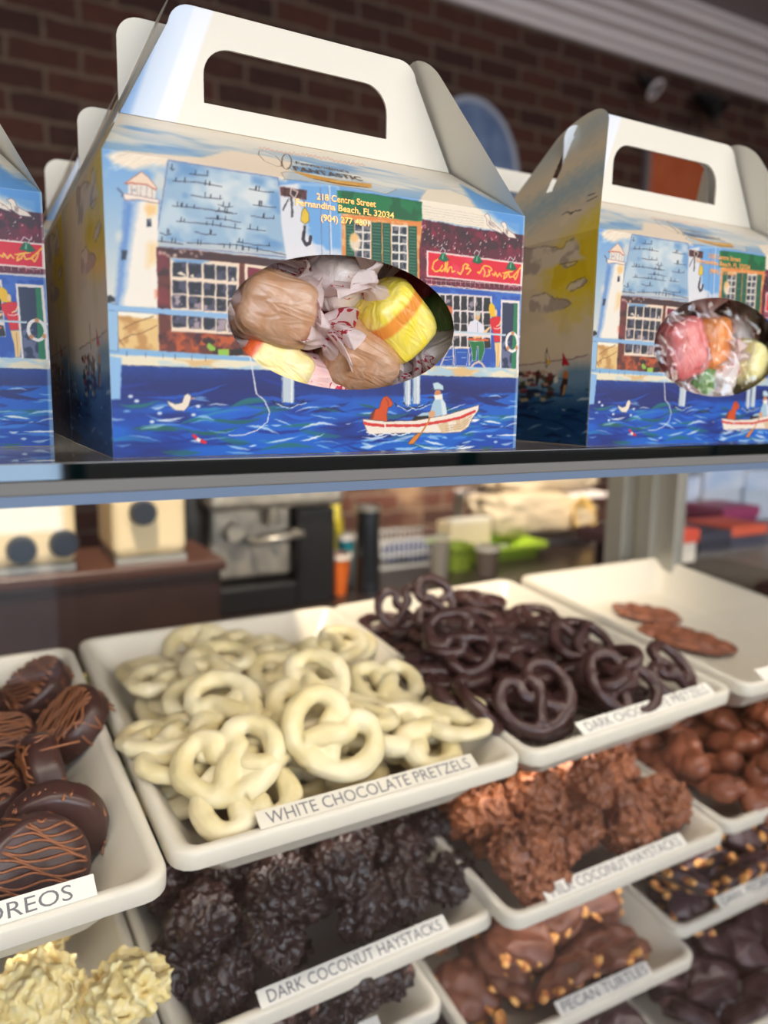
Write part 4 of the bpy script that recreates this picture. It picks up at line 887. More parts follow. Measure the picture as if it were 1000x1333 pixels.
def tray(label,pose,w=TW,text=None,tx=(.5,.5),tw=.5,smat='paper',group='cream serving trays in the display case',txw=None,toff=0):
    x,y,z,ya,ti,ro=pose
    X=Vector((math.cos(ya)*math.cos(ro),math.sin(ya)*math.cos(ro),math.sin(ro))); Y=Vector((-math.sin(ya)*math.cos(ti),math.cos(ya)*math.cos(ti),math.sin(ti))); Z=X.cross(Y).normalized(); Y=Z.cross(X)
    c=Vector((x,y,z))+X*(w/2)+Y*(TL/2)-Z*TD
    R=Matrix((X,Y,Z)).transposed().to_4x4(); Mx=Matrix.Translation(toW(c))@R
    if w not in TM: TM[w]=tray_mesh(w)
    t=obj('serving_tray',TM[w],M['tray']); t.matrix_world=Mx; tag(t,label,'tray',group)
    if text is not None:
        hl=TL/2; u0=(tx[0]-.5)*w; m=MB(); rot=Matrix.Rotation(math.radians(24),4,'X')
        m.box(-tw/2,tw/2,-.018,.018,-.002,.002,k=U); me=m.mesh('label_strip',False); me.transform(Matrix.Translation((u0*U,(-hl+.026)*U,(TD+.009)*U))@rot)
        c_=obj('label_strip',me,M[smat],t)
        if text:
            tm=text_mesh(text,1.0); a=np.empty(len(tm.vertices)*3); tm.vertices.foreach_get('co',a); a=a.reshape(-1,3); W_=a[:,0].max(); txw=txw or tw*.93; s=txw*U/W_; hh=min(s*1.1,.026*U/.72)
            tm.transform(Matrix.Translation(((u0+toff)*U,(-hl+.026)*U,(TD+.009)*U))@rot@Matrix.Translation((-txw*.5*U,-.36*hh,.0025*U))@Matrix.Diagonal((s,hh,1,1)))
            obj('lettering',tm,M['ink'],c_)
    return Mx
POSES={"white_pretzel":[[0,-501,-27,251,0,-3,-261],[1,-806,-365,398,16,-31,157],[2,485,-272,250,-4,4,-230],[0,-610,404,311,18,-16,-230],[1,101,-953,280,5,13,198],[2,-723,875,337,-34,6,-35],[0,938,685,407,44,-38,-91],[1,-192,-136,476,-51,-54,265],[2,675,-439,364,-21,1,-296],[0,-590,-721,355,46,7,36],[1,159,354,261,10,0,236],[2,-361,762,485,-24,-75,-204],[0,-75,-562,461,3,-22,179],[1,-228,1267,530,-219,-1,-2],[2,-216,-1106,496,0,21,-44],[0,-430,285,616,0,-304,115],[1,240,808,315,21,18,154],[2,-766,-1147,553,49,24,-231],[0,85,-883,569,26,-3,166],[1,359,623,458,7,-20,284],[2,144,240,516,18,48,-91],[0,47,-461,681,21,18,199],[1,692,-890,371,-8,-27,203],[2,5,-1274,703,16,33,20],[0,373,-73,784,311,52,26],[1,210,-1309,780,-30,36,-68],[2,-1010,-581,603,18,6,150],[0,-608,-874,762,40,22,223],[1,283,-1477,945,56,18,165],[2,-734,457,595,9,0,271],[0,606,-1340,769,-121,-78,-129],[1,-377,421,774,-18,17,-231],[2,796,-753,544,-3,21,-96],[0,-584,-83,694,-49,-31,212],[1,679,-21,775,310,80,39],[2,-980,-383,919,30,308,1],[0,-268,-686,863,-22,-7,0],[1,805,571,608,1,-15,49],[2,996,-1007,714,14,-9,-206],[0,272,-837,904,32,48,110]],"dark_pretzel":[[0,72,505,249,-5,-2,-167],[1,500,-950,252,3,-5,-261],[2,1124,-715,649,-17,54,294],[0,-23,-1112,355,-23,-27,-18],[1,-162,-601,450,31,-302,44],[2,-648,-1004,352,-8,33,127],[0,588,701,287,10,-15,-300],[1,-910,-30,352,44,7,154],[2,649,-930,512,-298,7,128],[0,-1153,-803,533,26,96,24],[1,-519,-746,469,13,19,220],[2,-253,-163,299,-17,10,42],[0,438,1011,410,3,4,90],[1,-46,-1421,727,26,-73,-164],[2,-534,796,249,-4,-1,63],[0,-262,-554,546,9,-34,-194],[1,184,516,452,11,-30,108],[2,-372,55,376,-38,-20,-54],[0,-103,-1085,770,116,60,-248],[1,-519,301,441,-28,8,46],[2,681,53,383,5,308,131],[0,-404,483,539,-11,18,83],[1,-747,-281,579,18,1,-180],[2,437,-113,353,-7,-3,235],[0,-594,1018,364,5,1,229],[1,520,1028,552,6,-27,-292],[2,414,-753,531,-39,1,123],[0,828,474,617,-297,-28,39],[1,-1000,-256,824,-4,309,-148],[2,788,-247,447,-14,9,-148],[0,-70,-110,542,-17,-23,-171],[1,196,-1438,842,255,-46,-22],[2,-658,-164,772,17,-20,260],[0,1113,-1157,657,75,-41,-59],[1,170,-14,588,22,22,147],[0,-419,299,742,-23,-25,-163],[1,833,122,718,-310,4,-14],[2,274,-781,614,39,-17,-153],[0,700,-1440,767,243,-26,-19],[1,-270,-431,793,8,-23,221],[2,-677,-1180,614,-27,-12,114],[0,-1006,-955,814,-219,76,81],[1,276,-1076,845,48,36,-279]],"dark_haystack":[[0,-407,-798,252,1,-8,-273],[1,121,-1013,450,119,-110,128],[2,-791,-1012,233,17,-11,80],[0,-436,191,250,-5,-2,258],[1,600,-1031,255,28,18,32],[2,-867,-639,254,6,-27,-298],[0,325,-215,250,-4,-4,192],[1,-545,453,329,64,-42,-232],[2,-603,-1142,456,84,-11,142],[0,-45,3,253,-7,-7,174],[1,758,-816,381,77,34,218],[2,95,-978,375,-32,-103,-86],[0,408,-510,328,-39,54,-235],[1,-171,483,255,-16,-7,-205],[2,-771,272,340,51,46,-179],[0,-460,-348,251,0,9,-255],[1,-953,-1440,523,-50,43,19],[2,-955,-222,294,38,-45,271],[0,92,672,338,65,51,191],[1,1153,214,533,70,-9,-162],[2,-278,-782,532,-16,9,-9],[0,-247,-1265,524,123,-62,210],[1,411,151,308,50,-28,-191],[2,-789,880,242,9,-7,-107],[0,-85,-464,258,-1,-20,-233],[1,744,103,249,14,6,137],[0,569,-365,357,-23,-93,-252],[1,-1224,-369,618,70,-64,219],[0,744,-1422,545,-44,-17,-26],[1,-564,-473,546,8,-13,-8],[2,816,1097,234,17,-11,7],[0,313,-746,572,0,5,246],[1,512,597,287,3,-26,-247],[2,323,-1415,578,-9,16,65],[0,-852,-944,535,2,-30,-81],[1,-46,336,515,14,-50,251],[2,-411,-1071,711,-10,2,-190],[0,519,179,576,1,-31,-306],[1,-618,-126,547,-13,-39,-107],[2,47,-1068,694,-16,-13,-251],[0,238,-113,552,-15,-1,39],[1,-564,-1504,721,3,-20,-93],[2,-153,-4,533,-8,-33,77],[0,352,-1751,946,-50,-39,-39]],"milk_haystack":[[0,-948,-796,526,-7,-35,-99],[1,-687,568,424,101,-42,292],[2,-185,-230,244,7,-6,18],[0,-495,-1022,257,23,21,103],[1,973,-1090,346,-53,32,199],[2,280,133,244,7,-6,-243],[0,-315,227,245,-3,9,104],[1,-1276,-370,718,3,-56,311],[2,295,797,380,-37,83,-19],[0,236,-987,511,169,-73,88],[1,775,1169,312,-44,16,-245],[2,-803,-152,257,-5,4,-58],[0,61,664,244,0,8,248],[1,49,-879,338,-9,74,109],[2,458,-576,302,42,-25,211],[0,805,-1355,732,-99,-44,111],[1,145,-559,537,-2,61,166],[2,-407,-448,378,-80,0,241],[0,-75,-1341,400,-62,31,19],[1,527,-375,584,-34,-40,-153],[2,-1039,-1296,686,38,10,-114],[0,850,458,327,-55,-28,-23],[1,-141,-998,713,2,62,47],[2,-800,-1168,394,-2,36,282],[0,-882,286,300,43,40,162],[1,993,-1433,676,-49,42,-38],[0,-1151,117,585,8,63,-27],[1,-486,-1512,618,72,-33,-285],[2,509,106,466,133,1,143],[0,-176,36,572,-31,15,-131],[1,166,293,589,-34,-50,-153],[2,-430,-829,654,8,43,-275],[0,1006,-77,540,7,0,73]],"cluster":[[0,-110,-321,244,19,9,7],[1,19,862,252,-9,16,-242],[2,-869,-137,298,-42,18,-181],[0,-7,-1080,301,-43,-11,111],[1,139,404,254,22,-16,63],[2,-346,120,242,-5,9,118],[0,-469,-828,561,51,266,-125],[1,608,807,256,30,3,-179],[2,-822,-1207,293,15,36,160],[0,-490,673,245,-11,-17,-314],[1,-393,-1556,699,7,38,199],[2,727,-392,241,-5,14,17],[0,184,-623,245,-11,-18,252],[1,349,-168,252,-15,11,79],[2,823,-1189,318,-17,19,140],[0,366,-1069,528,1,-301,145],[2,221,-767,492,-1,32,-71],[0,857,-372,561,-17,38,226],[1,-308,-1316,435,1,-30,-73],[2,-989,770,353,53,39,77],[0,1000,-643,437,11,13,-263],[1,-191,-841,430,27,-29,-197],[2,-614,-377,359,61,32,10],[0,-800,1311,385,-53,41,-267],[1,-850,-749,431,-28,-45,54],[2,406,-1251,540,19,-29,274],[0,54,76,433,24,14,-180],[1,505,-616,633,-7,-10,-187],[2,572,1349,384,68,-38,55],[0,219,-928,746,19,5,-191],[2,996,494,345,46,-43,-94],[0,878,-1322,566,16,2,-312],[1,-11,-346,499,-25,10,-201],[2,105,-1629,761,88,-7,311],[0,1338,-193,759,-20,-74,53],[2,1092,53,438,74,-25,-109],[1,564,143,351,-10,-26,-155],[0,-764,340,358,42,-16,-4],[1,614,-1354,746,17,0,-215]],"cookie":[[0,-266,-777,257,1,0,-151],[1,571,457,256,0,1,310],[2,-741,1032,504,4,-284,-95],[0,-10,-586,406,28,-59,-293],[1,-684,469,256,0,1,164],[2,1121,314,552,-25,70,278],[0,996,-347,741,-30,55,-185],[1,-492,-128,256,0,1,-114],[2,-799,-1053,542,293,46,-2],[0,966,1064,403,62,-11,-135],[1,419,-138,256,0,1,48],[2,154,-1355,779,-56,19,180],[0,620,-968,497,99,78,-11],[1,-549,580,464,-1,-7,-151],[2,130,-20,420,-69,17,122],[0,846,-1104,605,57,89,-32],[1,778,-819,539,-58,147,74],[2,-209,852,460,41,-82,-283],[0,-283,-1061,439,19,24,-80],[1,-856,1189,580,-19,25,-157],[2,316,-1099,509,-125,11,151],[0,-1027,-1201,685,9,12,150],[1,-1021,-806,711,-104,-38,-63],[2,901,-160,545,166,80,-143],[0,-614,-505,456,55,22,-152],[1,429,890,371,-11,-47,-55]],"cream_haystack":[[0,-214,461,325,-40,-55,45],[1,120,-917,253,-3,-9,-110],[2,943,1415,578,-39,7,-258],[0,717,-1122,255,11,-29,-247],[1,69,203,252,-3,0,34],[2,658,-222,247,-3,24,-38],[0,-1088,-1465,855,-18,-31,91],[1,123,844,252,-2,-6,-13],[2,542,1045,671,294,-42,48],[0,-836,207,258,29,-9,114],[1,671,528,254,-4,19,-220],[2,-824,-1259,533,45,24,-199],[0,-744,848,251,0,-1,192],[1,586,-1252,650,-16,-5,112],[2,-747,-888,249,-14,19,82],[0,70,-1484,580,-62,20,47],[1,-218,1033,390,-27,59,169],[2,33,-247,264,-21,23,-230],[1,-281,-1294,537,114,29,-221],[0,1085,-1505,618,-33,56,138],[1,-406,382,689,14,-38,116],[2,1423,1643,945,-56,-1,196]],"milk_turtle":[[0,-461,471,253,-1,0,122],[1,-422,-905,252,0,0,126],[2,-13,200,455,21,-302,77],[0,369,-1389,459,-32,-83,-113],[1,416,525,252,0,0,-98],[2,469,-834,252,0,-1,-155],[0,211,-250,252,0,0,166],[1,-712,640,383,-6,25,291],[2,83,472,410,13,17,285],[0,-457,-837,422,2,8,237],[1,57,-562,353,-32,-23,167],[2,-409,-909,598,-5,1,-202],[0,718,-563,346,-20,28,44],[1,-627,275,416,13,-62,135],[2,-272,452,609,12,5,158],[0,580,-693,551,-10,-14,-18],[1,257,135,518,-44,-26,-255],[2,126,-700,569,-52,6,201],[0,-368,-320,526,204,-24,19],[1,294,-141,626,3,-51,258],[2,-188,-1384,493,80,-44,-254],[0,543,49,667,66,-58,271],[1,-443,40,475,-45,74,-233],[2,816,-21,472,26,287,26],[0,-1068,-254,460,74,28,133],[1,249,763,443,10,69,166]],"dark_turtle":[[0,-694,313,254,2,0,211],[1,-507,467,390,-32,-46,-234],[2,394,649,444,5,-290,171],[0,-176,-558,252,0,0,123],[1,-53,249,467,32,-289,-115],[2,-199,-954,356,-42,10,256],[0,663,-546,252,0,0,-247],[1,-530,-82,324,28,-11,75],[2,376,-770,348,-27,-24,145],[0,764,1266,425,-28,54,-191],[1,-424,-1006,436,40,57,-203],[2,-639,-726,441,-27,-74,-17],[0,189,61,492,-73,-96,272],[1,-842,765,497,248,-5,-102],[2,720,-96,323,-17,24,106],[0,-134,-356,587,-8,-310,88],[1,933,-661,487,10,28,-258],[2,-1059,-885,657,-21,65,41],[0,-689,994,376,-17,-51,-255],[1,-698,-1689,843,32,-87,-198],[2,363,186,578,-133,-223,-17],[0,-650,-1302,708,22,-72,-199],[1,260,948,350,33,7,-290],[2,83,-657,713,-264,-10,106],[0,-1102,10,471,-62,64,-85],[1,-900,-1252,470,44,61,169],[2,867,-1145,540,15,-20,24],[0,-1279,-1462,852,-57,45,-47],[1,261,-1329,434,58,-42,-261],[2,346,-880,561,31,20,11]]}
def fill(Mx,kind,protos,name,label,cat,group,skip=None,dx=0,dy=0,extra=None,zs=1.0,flat=1.0):
    out=[]
    fl=lambda t:round(t/math.pi)*math.pi+(t-round(t/math.pi)*math.pi)*flat
    for n,(v,x,y,z,a,b,c) in enumerate(POSES[kind]):
        x=x/1e4+dx; y=y/1e4+dy; z=z/1e4
        if skip and skip(x,y,z): continue
        L_=Matrix.Translation((x,y,z*zs+.012*U))@Euler((fl(a/100),fl(b/100),c/100)).to_matrix().to_4x4()
        lb=label(n,x,y,z) if callable(label) else label
        p=protos[v]; o=p(lb,group) if callable(p) else tag(obj(name,p),lb,cat,group)
        o.matrix_world=Mx@L_; out.append(o)
    return out
def mirror(kind,zs=.6):
    POSES[kind+'_m']=[(v,-x,-y,int(z*zs),a,b,c+3) for v,x,y,z,a,b,c in POSES[kind] if z<500]
for q in ('white_pretzel','dark_pretzel','milk_haystack','cluster','milk_turtle','dark_turtle','dark_haystack'): mirror(q)
def protos(fn,seeds,m,**k):
    r=[]
    for s in seeds:
        me=fn(s,**k); me.materials.clear(); me.materials.append(m); r.append(me)
    return r
A=tray('cream tray of white chocolate pretzels labelled along its front rim',(.287,1.227,-.79,.026,.118,-.005),text='WHITE CHOCOLATE PRETZELS',tx=(.52,.5),tw=.50,smat='tray')
B=tray('cream tray heaped with dark chocolate pretzels on the top shelf',(1.09,1.25,-.795,.05,.116,.01),w=.76,text='DARK CHOCOLATE PRETZELS',tx=(.56,.5),tw=.50)
Cc=tray('nearly empty cream tray at the right end of the top shelf',(1.86,1.262,-.775,.03,.113,-.002),text='',tx=(.36,.5),tw=.4)
Lt=tray('cream tray of drizzled chocolate cookies at the left of the top shelf',(-.515,1.165,-.80,.03,.122,.005),text='OREOS',tx=(.56,.5),tw=.46,txw=.13,toff=.13)
D=tray('cream tray of dark coconut haystacks on the second shelf',(.300,1.308,-1.236,.035,.122,.003),text='DARK COCONUT HAYSTACKS',tx=(.52,.5),tw=.47)
E_=tray('cream tray of milk coconut haystacks on the second shelf',(1.064,1.263,-1.204,.013,.114,.001),text='MILK COCONUT HAYSTACKS',tx=(.47,.5),tw=.50)
H=tray('cream tray of smooth milk chocolate clusters at the right of the second shelf',(1.896,1.306,-1.22,.011,.116,.002))
N=tray('cream tray of pale cream haystacks at the lower left corner',(-.50,1.30,-1.235,.03,.12,0),text='',tx=(.6,.5),tw=.4)
G=tray('cream tray of pecan turtles on the third shelf',(1.05,1.337,-1.623,-.014,.122,-.003),text='PECAN TURTLES',tx=(.55,.5),tw=.34)
F=tray('cream tray of dark turtles with nuts at the right of the third shelf',(1.831,1.396,-1.595,0,.117,-.001),text='DARK PECAN TURTLES',tx=(.55,.5),tw=.46)
Kt=tray('cream tray of dark haystacks on the third shelf, mostly hidden under the tray above',(.22,1.43,-1.53,0,.117,0),text='',tx=(.45,.5),tw=.5)
R4a=tray('lowest shelf cream tray holding dark chocolate pieces at the bottom right corner',(1.86,1.34,-2.03,0,.117,0))
R4b=tray('lowest shelf cream tray under the pecan turtles with dark pieces',(1.05,1.34,-2.03,0,.117,0))
wp=protos(pretzel_mesh,(1,2,3),M['white_choc'],fat=1.7); dp=protos(pretzel_mesh,(11,12,13),M['dark_choc'],fat=1.35)
for me in wp: me.transform(Matrix.Diagonal((.86,.86,.76,1)))
for me in dp: me.transform(Matrix.Diagonal((.88,.88,.9,1)))
wh=protos(pretzel_mesh,(4,5,6),M['white_choc'],fat=1.72); dhp=protos(pretzel_mesh,(14,15,16),M['dark_choc'],fat=1.2)
for me in wh+dhp: me.transform(Matrix.Diagonal((.86,.86,.86,1)))
dh=protos(haystack_mesh,(1,2,3),M['dark_hay']); mh=protos(haystack_mesh,(21,22,23),M['milk_hay'],r=.024); ch=protos(haystack_mesh,(31,32,33),M['cream_hay'],r=.027)
cl=protos(cluster_mesh,(1,2,3),M['milk_choc'],r=.027); ck=protos(cookie_mesh,(1,2,3),M['cookie']); dz=protos(drizzle_mesh,(1,2,3),M['drizzle'])
mt=protos(turtle_mesh,(1,2,3),M['turtle_choc'],r=.027); dt=protos(turtle_mesh,(11,12,13),M['dark_turtle'],r=.027)
for me in dh: me.transform(Matrix.Scale(1.22,4))
for me in mh: me.transform(Matrix.Scale(1.18,4))
for me in mt: me.transform(Matrix.Diagonal((1.1,1.1,1.2,1)))
nuts=protos(nut_mesh,(1,2,3,4),M['nut']); bk=protos(bark_mesh,(1,2,3),M['bark'])
fill(A,'white_pretzel',wp,'coated_pretzel','white chocolate coated pretzel heaped in the white pretzel tray','pretzel','white chocolate pretzels in their tray',zs=.56,flat=.5,skip=lambda x,y,z:y<-.104)
fill(B,'dark_pretzel',dp,'coated_pretzel','dark chocolate coated pretzel heaped in the dark pretzel tray','pretzel','dark chocolate pretzels in their tray',zs=.62,dx=-.018,flat=.7,skip=lambda x,y,z:y<-.108 or x>.075)
fill(A,'white_pretzel_m',wp,'coated_pretzel','white chocolate coated pretzel heaped in the white pretzel tray','pretzel','white chocolate pretzels in their tray',zs=.6,flat=.5,skip=lambda x,y,z:y<-.104)
fill(B,'dark_pretzel_m',dp,'coated_pretzel','dark chocolate coated pretzel heaped in the dark pretzel tray','pretzel','dark chocolate pretzels in their tray',zs=.7,dx=-.018,flat=.6,skip=lambda x,y,z:y<-.108 or x>.075)
def hero(Mx,me,name,cat,label,px,py,h,tilt,side,spin,s=1.0,group=None):
    Mi=Mx.inverted(); d=Vector(ray(px,py)); o_=Mi@Vector((0,0,EYE)); dd=(Mi.to_3x3()@d).normalized(); t=(h-o_.z)/dd.z; p=o_+dd*t
    o=tag(obj(name,me),label,cat,group); o.matrix_world=Mx@Matrix.Translation(p)@Matrix.Rotation(math.radians(-20),4,'Z')@Matrix.Rotation(math.radians(tilt),4,'X')@Matrix.Rotation(math.radians(side),4,'Y')@Matrix.Rotation(math.radians(spin),4,'Z')@Matrix.Scale(s,4); return o
for a in ((0,'most prominent white pretzel near the middle of its tray, three holes showing',428,962,.062,38,6,-38,1.04),(1,'white pretzel at the front left of its pile, facing the viewer',302,1000,.050,26,-6,20,1.05),(2,'white pretzel in front of the pile just above the rim lettering',318,1048,.036,18,0,200,1.0),
          (0,'white pretzel standing behind the most prominent one',405,905,.066,30,-8,60,1.0),(1,'white pretzel at the right of its pile near the tray wall',535,968,.040,16,10,150,1.05),(2,'white pretzel tilted up at the back left of its pile',292,932,.052,30,-10,100,.98),(0,'white pretzel lying at the back right of its pile',500,900,.042,20,8,10,.95)):
    hero(A,wh[a[0]],'coated_pretzel','pretzel',a[1],a[2],a[3],a[4],a[5],a[6],a[7],a[8],'white chocolate pretzels in their tray')
for a in ((0,'dark pretzel at the front of its pile with crossed strands facing the viewer',695,912,.056,42,0,30,1.08),(1,'dark pretzel right of the front one, its three holes visible',805,895,.052,40,6,-30,1.08),(2,'dark pretzel at the far right end of its pile leaning outward',868,882,.046,30,20,60,1.05),
          (0,'dark pretzel standing on edge at the back left of its pile',523,790,.066,74,0,10,.85),(1,'dark pretzel standing at the top back of its pile',562,788,.070,60,12,90,.9),(2,'large dark pretzel leaning in the middle of its pile',600,838,.066,36,-8,120,1.08),(0,'dark pretzel behind the front ones on the right side of its pile',752,838,.058,24,6,180,1.0)):
    hero(B,dhp[a[0]],'coated_pretzel','pretzel',a[1],a[2],a[3],a[4],a[5],a[6],a[7],a[8],'dark chocolate pretzels in their tray')
fill(D,'dark_haystack',dh,'coconut_haystack','rough dark chocolate coconut lump in the tray labelled dark coconut haystacks','chocolate','dark coconut haystacks on the second shelf',skip=lambda x,y,z:x>.088 or y<-.122)
fill(E_,'milk_haystack',mh,'coconut_haystack','rough milk chocolate coconut lump in the tray labelled milk coconut haystacks','chocolate','milk coconut haystacks on the second shelf',skip=lambda x,y,z:x>.088 or y<-.122)
fill(H,'cluster',cl,'chocolate_cluster','smooth rounded milk chocolate cluster in the right tray of the second shelf','chocolate','milk chocolate clusters on the second shelf')
fill(N,'cream_haystack',ch,'coconut_haystack','pale cream coconut lump in the lower left tray','chocolate','cream haystacks in the lower left tray')
fill(Kt,'dark_haystack',dh,'coconut_haystack','rough dark lump in the mostly hidden tray of the third shelf','chocolate','dark haystacks on the third shelf')
fill(R4a,'dark_turtle',dt,'chocolate_cluster','dark chocolate piece in the lowest tray at the bottom right corner','chocolate','dark pieces on the lowest shelf at right')
fill(R4b,'dark_turtle',dt,'chocolate_cluster','dark chocolate piece in the lowest tray under the pecan turtles','chocolate','dark pieces on the lowest shelf under the turtles')
fill(E_,'milk_haystack_m',mh,'coconut_haystack','rough milk chocolate coconut lump in the tray labelled milk coconut haystacks','chocolate','milk coconut haystacks on the second shelf',skip=lambda x,y,z:x>.088 or y<-.122)
fill(D,'dark_haystack_m',dh,'coconut_haystack','rough dark chocolate coconut lump in the tray labelled dark coconut haystacks','chocolate','dark coconut haystacks on the second shelf',skip=lambda x,y,z:x>.088 or y<-.122)
fill(H,'cluster_m',cl,'chocolate_cluster','smooth rounded milk chocolate cluster in the right tray of the second shelf','chocolate','milk chocolate clusters on the second shelf')
for n,(px,py,h) in enumerate(((598,1052,.030),(702,1002,.040),(786,1018,.036),(858,1062,.026),(742,1090,.028),(640,1108,.026),(815,1100,.022),(690,1060,.044))):
    hero(E_,mh[n%3],'coconut_haystack','chocolate','rough milk chocolate coconut lump in the tray labelled milk coconut haystacks',px,py,h,12,8*(n%3)-8,n*70,1.0,'milk coconut haystacks on the second shelf')
for n,(px,py,h) in enumerate(((588,1160,.022),(500,1100,.034),(550,1095,.032),(430,1085,.040),(300,1135,.036),(236,1185,.028),(395,1180,.040),(300,1250,.026),(470,1190,.030),(240,1270,.022),(350,1100,.034))):
    hero(D,dh[n%3],'coconut_haystack','chocolate','rough dark chocolate coconut lump in the tray labelled dark coconut haystacks',px,py,h,12,8*(n%3)-8,n*70,.95,'dark coconut haystacks on the second shelf')
for n,(px,py,h) in enumerate(((905,960,.026),(952,925,.034),(962,1005,.022),(872,985,.024),(925,1015,.018),(985,960,.030))):
    hero(H,cl[n%3],'chocolate_cluster','chocolate','smooth rounded milk chocolate cluster in the right tray of the second shelf',px,py,h,14,6*(n%3)-6,n*80,.95,'milk chocolate clusters on the second shelf')
def hturtle(Mx,i,ms,lb,g,px,py,h,spin,s):
    o=hero(Mx,ms[i],'pecan_turtle','chocolate',lb,px,py,h,22,5*(i-1),spin,s,g); rg=random.Random(i+px)
    for k in range(5):
        a=k*1.25+rg.uniform(-.3,.3); n=obj('nut_piece',nuts[k%4],None,o); rr=.0275; n.location=(rr*math.cos(a),rr*math.sin(a),rg.uniform(-.002,.002)); n.rotation_euler=(rg.uniform(-.5,.5),rg.uniform(-.5,.5),rg.uniform(0,6))
def cookie_p(i):
    def f(lb,g):
        o=tag(obj('coated_cookie',ck[i]),lb,'cookie',g); obj('drizzle',dz[i],None,o); return o
    return f
fill(Lt,'cookie',[cookie_p(i) for i in range(3)],'coated_cookie','dark chocolate coated cookie with brown drizzle lines in the left tray','cookie','drizzled cookies in the left tray',zs=.5,dy=-.002,skip=lambda x,y,z:z>.062 or y<-.108)
def turtle_p(i,ms,nm,seed):
    def f(lb,g):
        o=tag(obj(nm,ms[i]),lb,'chocolate',g); rg=random.Random(seed+i)
        for k in range(9):
            a=k*.7+rg.uniform(-.3,.3); n=obj('nut_piece',nuts[k%4],None,o); rr=.0265+rg.uniform(-.003,.003); n.location=(rr*math.cos(a),rr*math.sin(a),rg.uniform(.0,.004)); n.rotation_euler=(rg.uniform(-.5,.5),rg.uniform(-.5,.5),rg.uniform(0,6))
        return o
    return f
fill(G,'milk_turtle',[turtle_p(i,mt,'pecan_turtle',1) for i in range(3)],'pecan_turtle','milk chocolate pecan turtle in the tray labelled pecan turtles','chocolate','milk chocolate pecan turtles')
fill(F,'dark_turtle',[turtle_p(i,dt,'pecan_turtle',7) for i in range(3)],'pecan_turtle','dark chocolate nut turtle in the right tray of the third shelf','chocolate','dark turtles on the third shelf')
fill(G,'milk_turtle_m',[turtle_p(i,mt,'pecan_turtle',1) for i in range(3)],'pecan_turtle','milk chocolate pecan turtle in the tray labelled pecan turtles','chocolate','milk chocolate pecan turtles')
fill(F,'dark_turtle_m',[turtle_p(i,dt,'pecan_turtle',7) for i in range(3)],'pecan_turtle','dark chocolate nut turtle in the right tray of the third shelf','chocolate','dark turtles on the third shelf')
for n,(px,py,h) in enumerate(((752,1206,.022),(642,1222,.022),(800,1240,.018),(684,1268,.022),(606,1290,.018),(742,1268,.022),(700,1196,.016))):
    hturtle(G,n%3,mt,'milk chocolate pecan turtle in the tray labelled pecan turtles','milk chocolate pecan turtles',px,py,h,n*40,.9)
for n,(px,py,h) in enumerate(((900,1135,.022),(960,1112,.024),(868,1160,.014),(930,1160,.016),(990,1140,.014))):
    hturtle(F,n%3,dt,'dark chocolate nut turtle in the right tray of the third shelf','dark turtles on the third shelf',px,py,h,n*40,.95)
rg=random.Random(4)
for k in range(95):
    x=rg.uniform(-.10,.10); y=rg.choice((rg.uniform(-.125,-.09),rg.uniform(-.12,.12))) if k%2 else rg.uniform(-.12,.12)
    if k%3==0: x=rg.uniform(.075,.102)
    o=tag(obj('pecan_piece',nuts[k%4]),'loose pecan piece scattered around the turtles in their tray','nut','loose pecan pieces among the turtles'); s=rg.uniform(.8,1.15)
    o.matrix_world=G@Matrix.Translation((x,y,.012*U+rg.uniform(.004,.016)))@Euler((rg.uniform(-.6,.6),rg.uniform(-.6,.6),rg.uniform(0,6))).to_matrix().to_4x4()@Matrix.Scale(s,4)
for i,(lb,px,py,rz,s) in enumerate((('thin oval almond bark lying alone near the back of the nearly empty tray',842,805,.35,1.0),('middle thin almond bark touching the tray wall in the nearly empty tray',868,828,.7,.85),('front almond bark with dark nut spots in the nearly empty tray',902,842,.25,1.1))):
    Mi=Cc.inverted(); d=Vector(ray(px,py)); o_=Mi@Vector((0,0,EYE)); dd=(Mi.to_3x3()@d).normalized(); t=(.014*U-o_.z)/dd.z; p=o_+dd*t
    o=tag(obj('almond_bark',bk[i]),lb,'chocolate','almond barks in the nearly empty tray'); o.matrix_world=Cc@Matrix.Translation(p)@Euler((0,0,rz-1.2)).to_matrix().to_4x4()@Matrix.Scale(s,4)
# ================================================================ display case
case=thing('display_case','glass fronted candy display case carrying the gable boxes on its glass top','display case',toW((1.0,1.8,-4.06)))
co=Vector((1.0,1.8,-4.06))
def cpart(name,boxes,m,bev=0,parent=None,smooth=False):
    mb=MB()
    for b in boxes:
        x0,x1,y0,y1,z0,z1=b; mb.box(x0-co.x,x1-co.x,y0-co.y,y1-co.y,z0-co.z,z1-co.z,k=U,bev=bev)
    return obj(name,mb.mesh(name,smooth),m,parent or case)
XL,XR=-1.6,2.64; YF,YB=.965,2.50
cpart('top_glass',[(XL,XR,YF+.001,YB,BZ0-.0215,BZ0-.0005)],M['glass'])
o=cpart('glass_edge',[(XL,XR,YF-.0015,YF+.001,BZ0-.0215,BZ0-.0005)],M['edge'],bev=.0004)
cpart('front_rail',[(XL,XR,YF+.002,YF+.03,BZ0-.039,BZ0-.022)],M['gasket'],bev=.0008)
cpart('reflection_strip',[(XL,XR,YF+.004,YF+.0075,BZ0-.052,BZ0-.038)],M['bluereflect'])  # added strip, the blue reflection along the pane is put into its colour
cpart('front_glass',[(XL,XR,YF+.008,YF+.010,-3.2,BZ0-.038)],M['glass'])
cpart('end_glass',[(XR-.02,XR-.018,YF+.03,YB-.36,-3.2,BZ0-.04)],M['glass'])
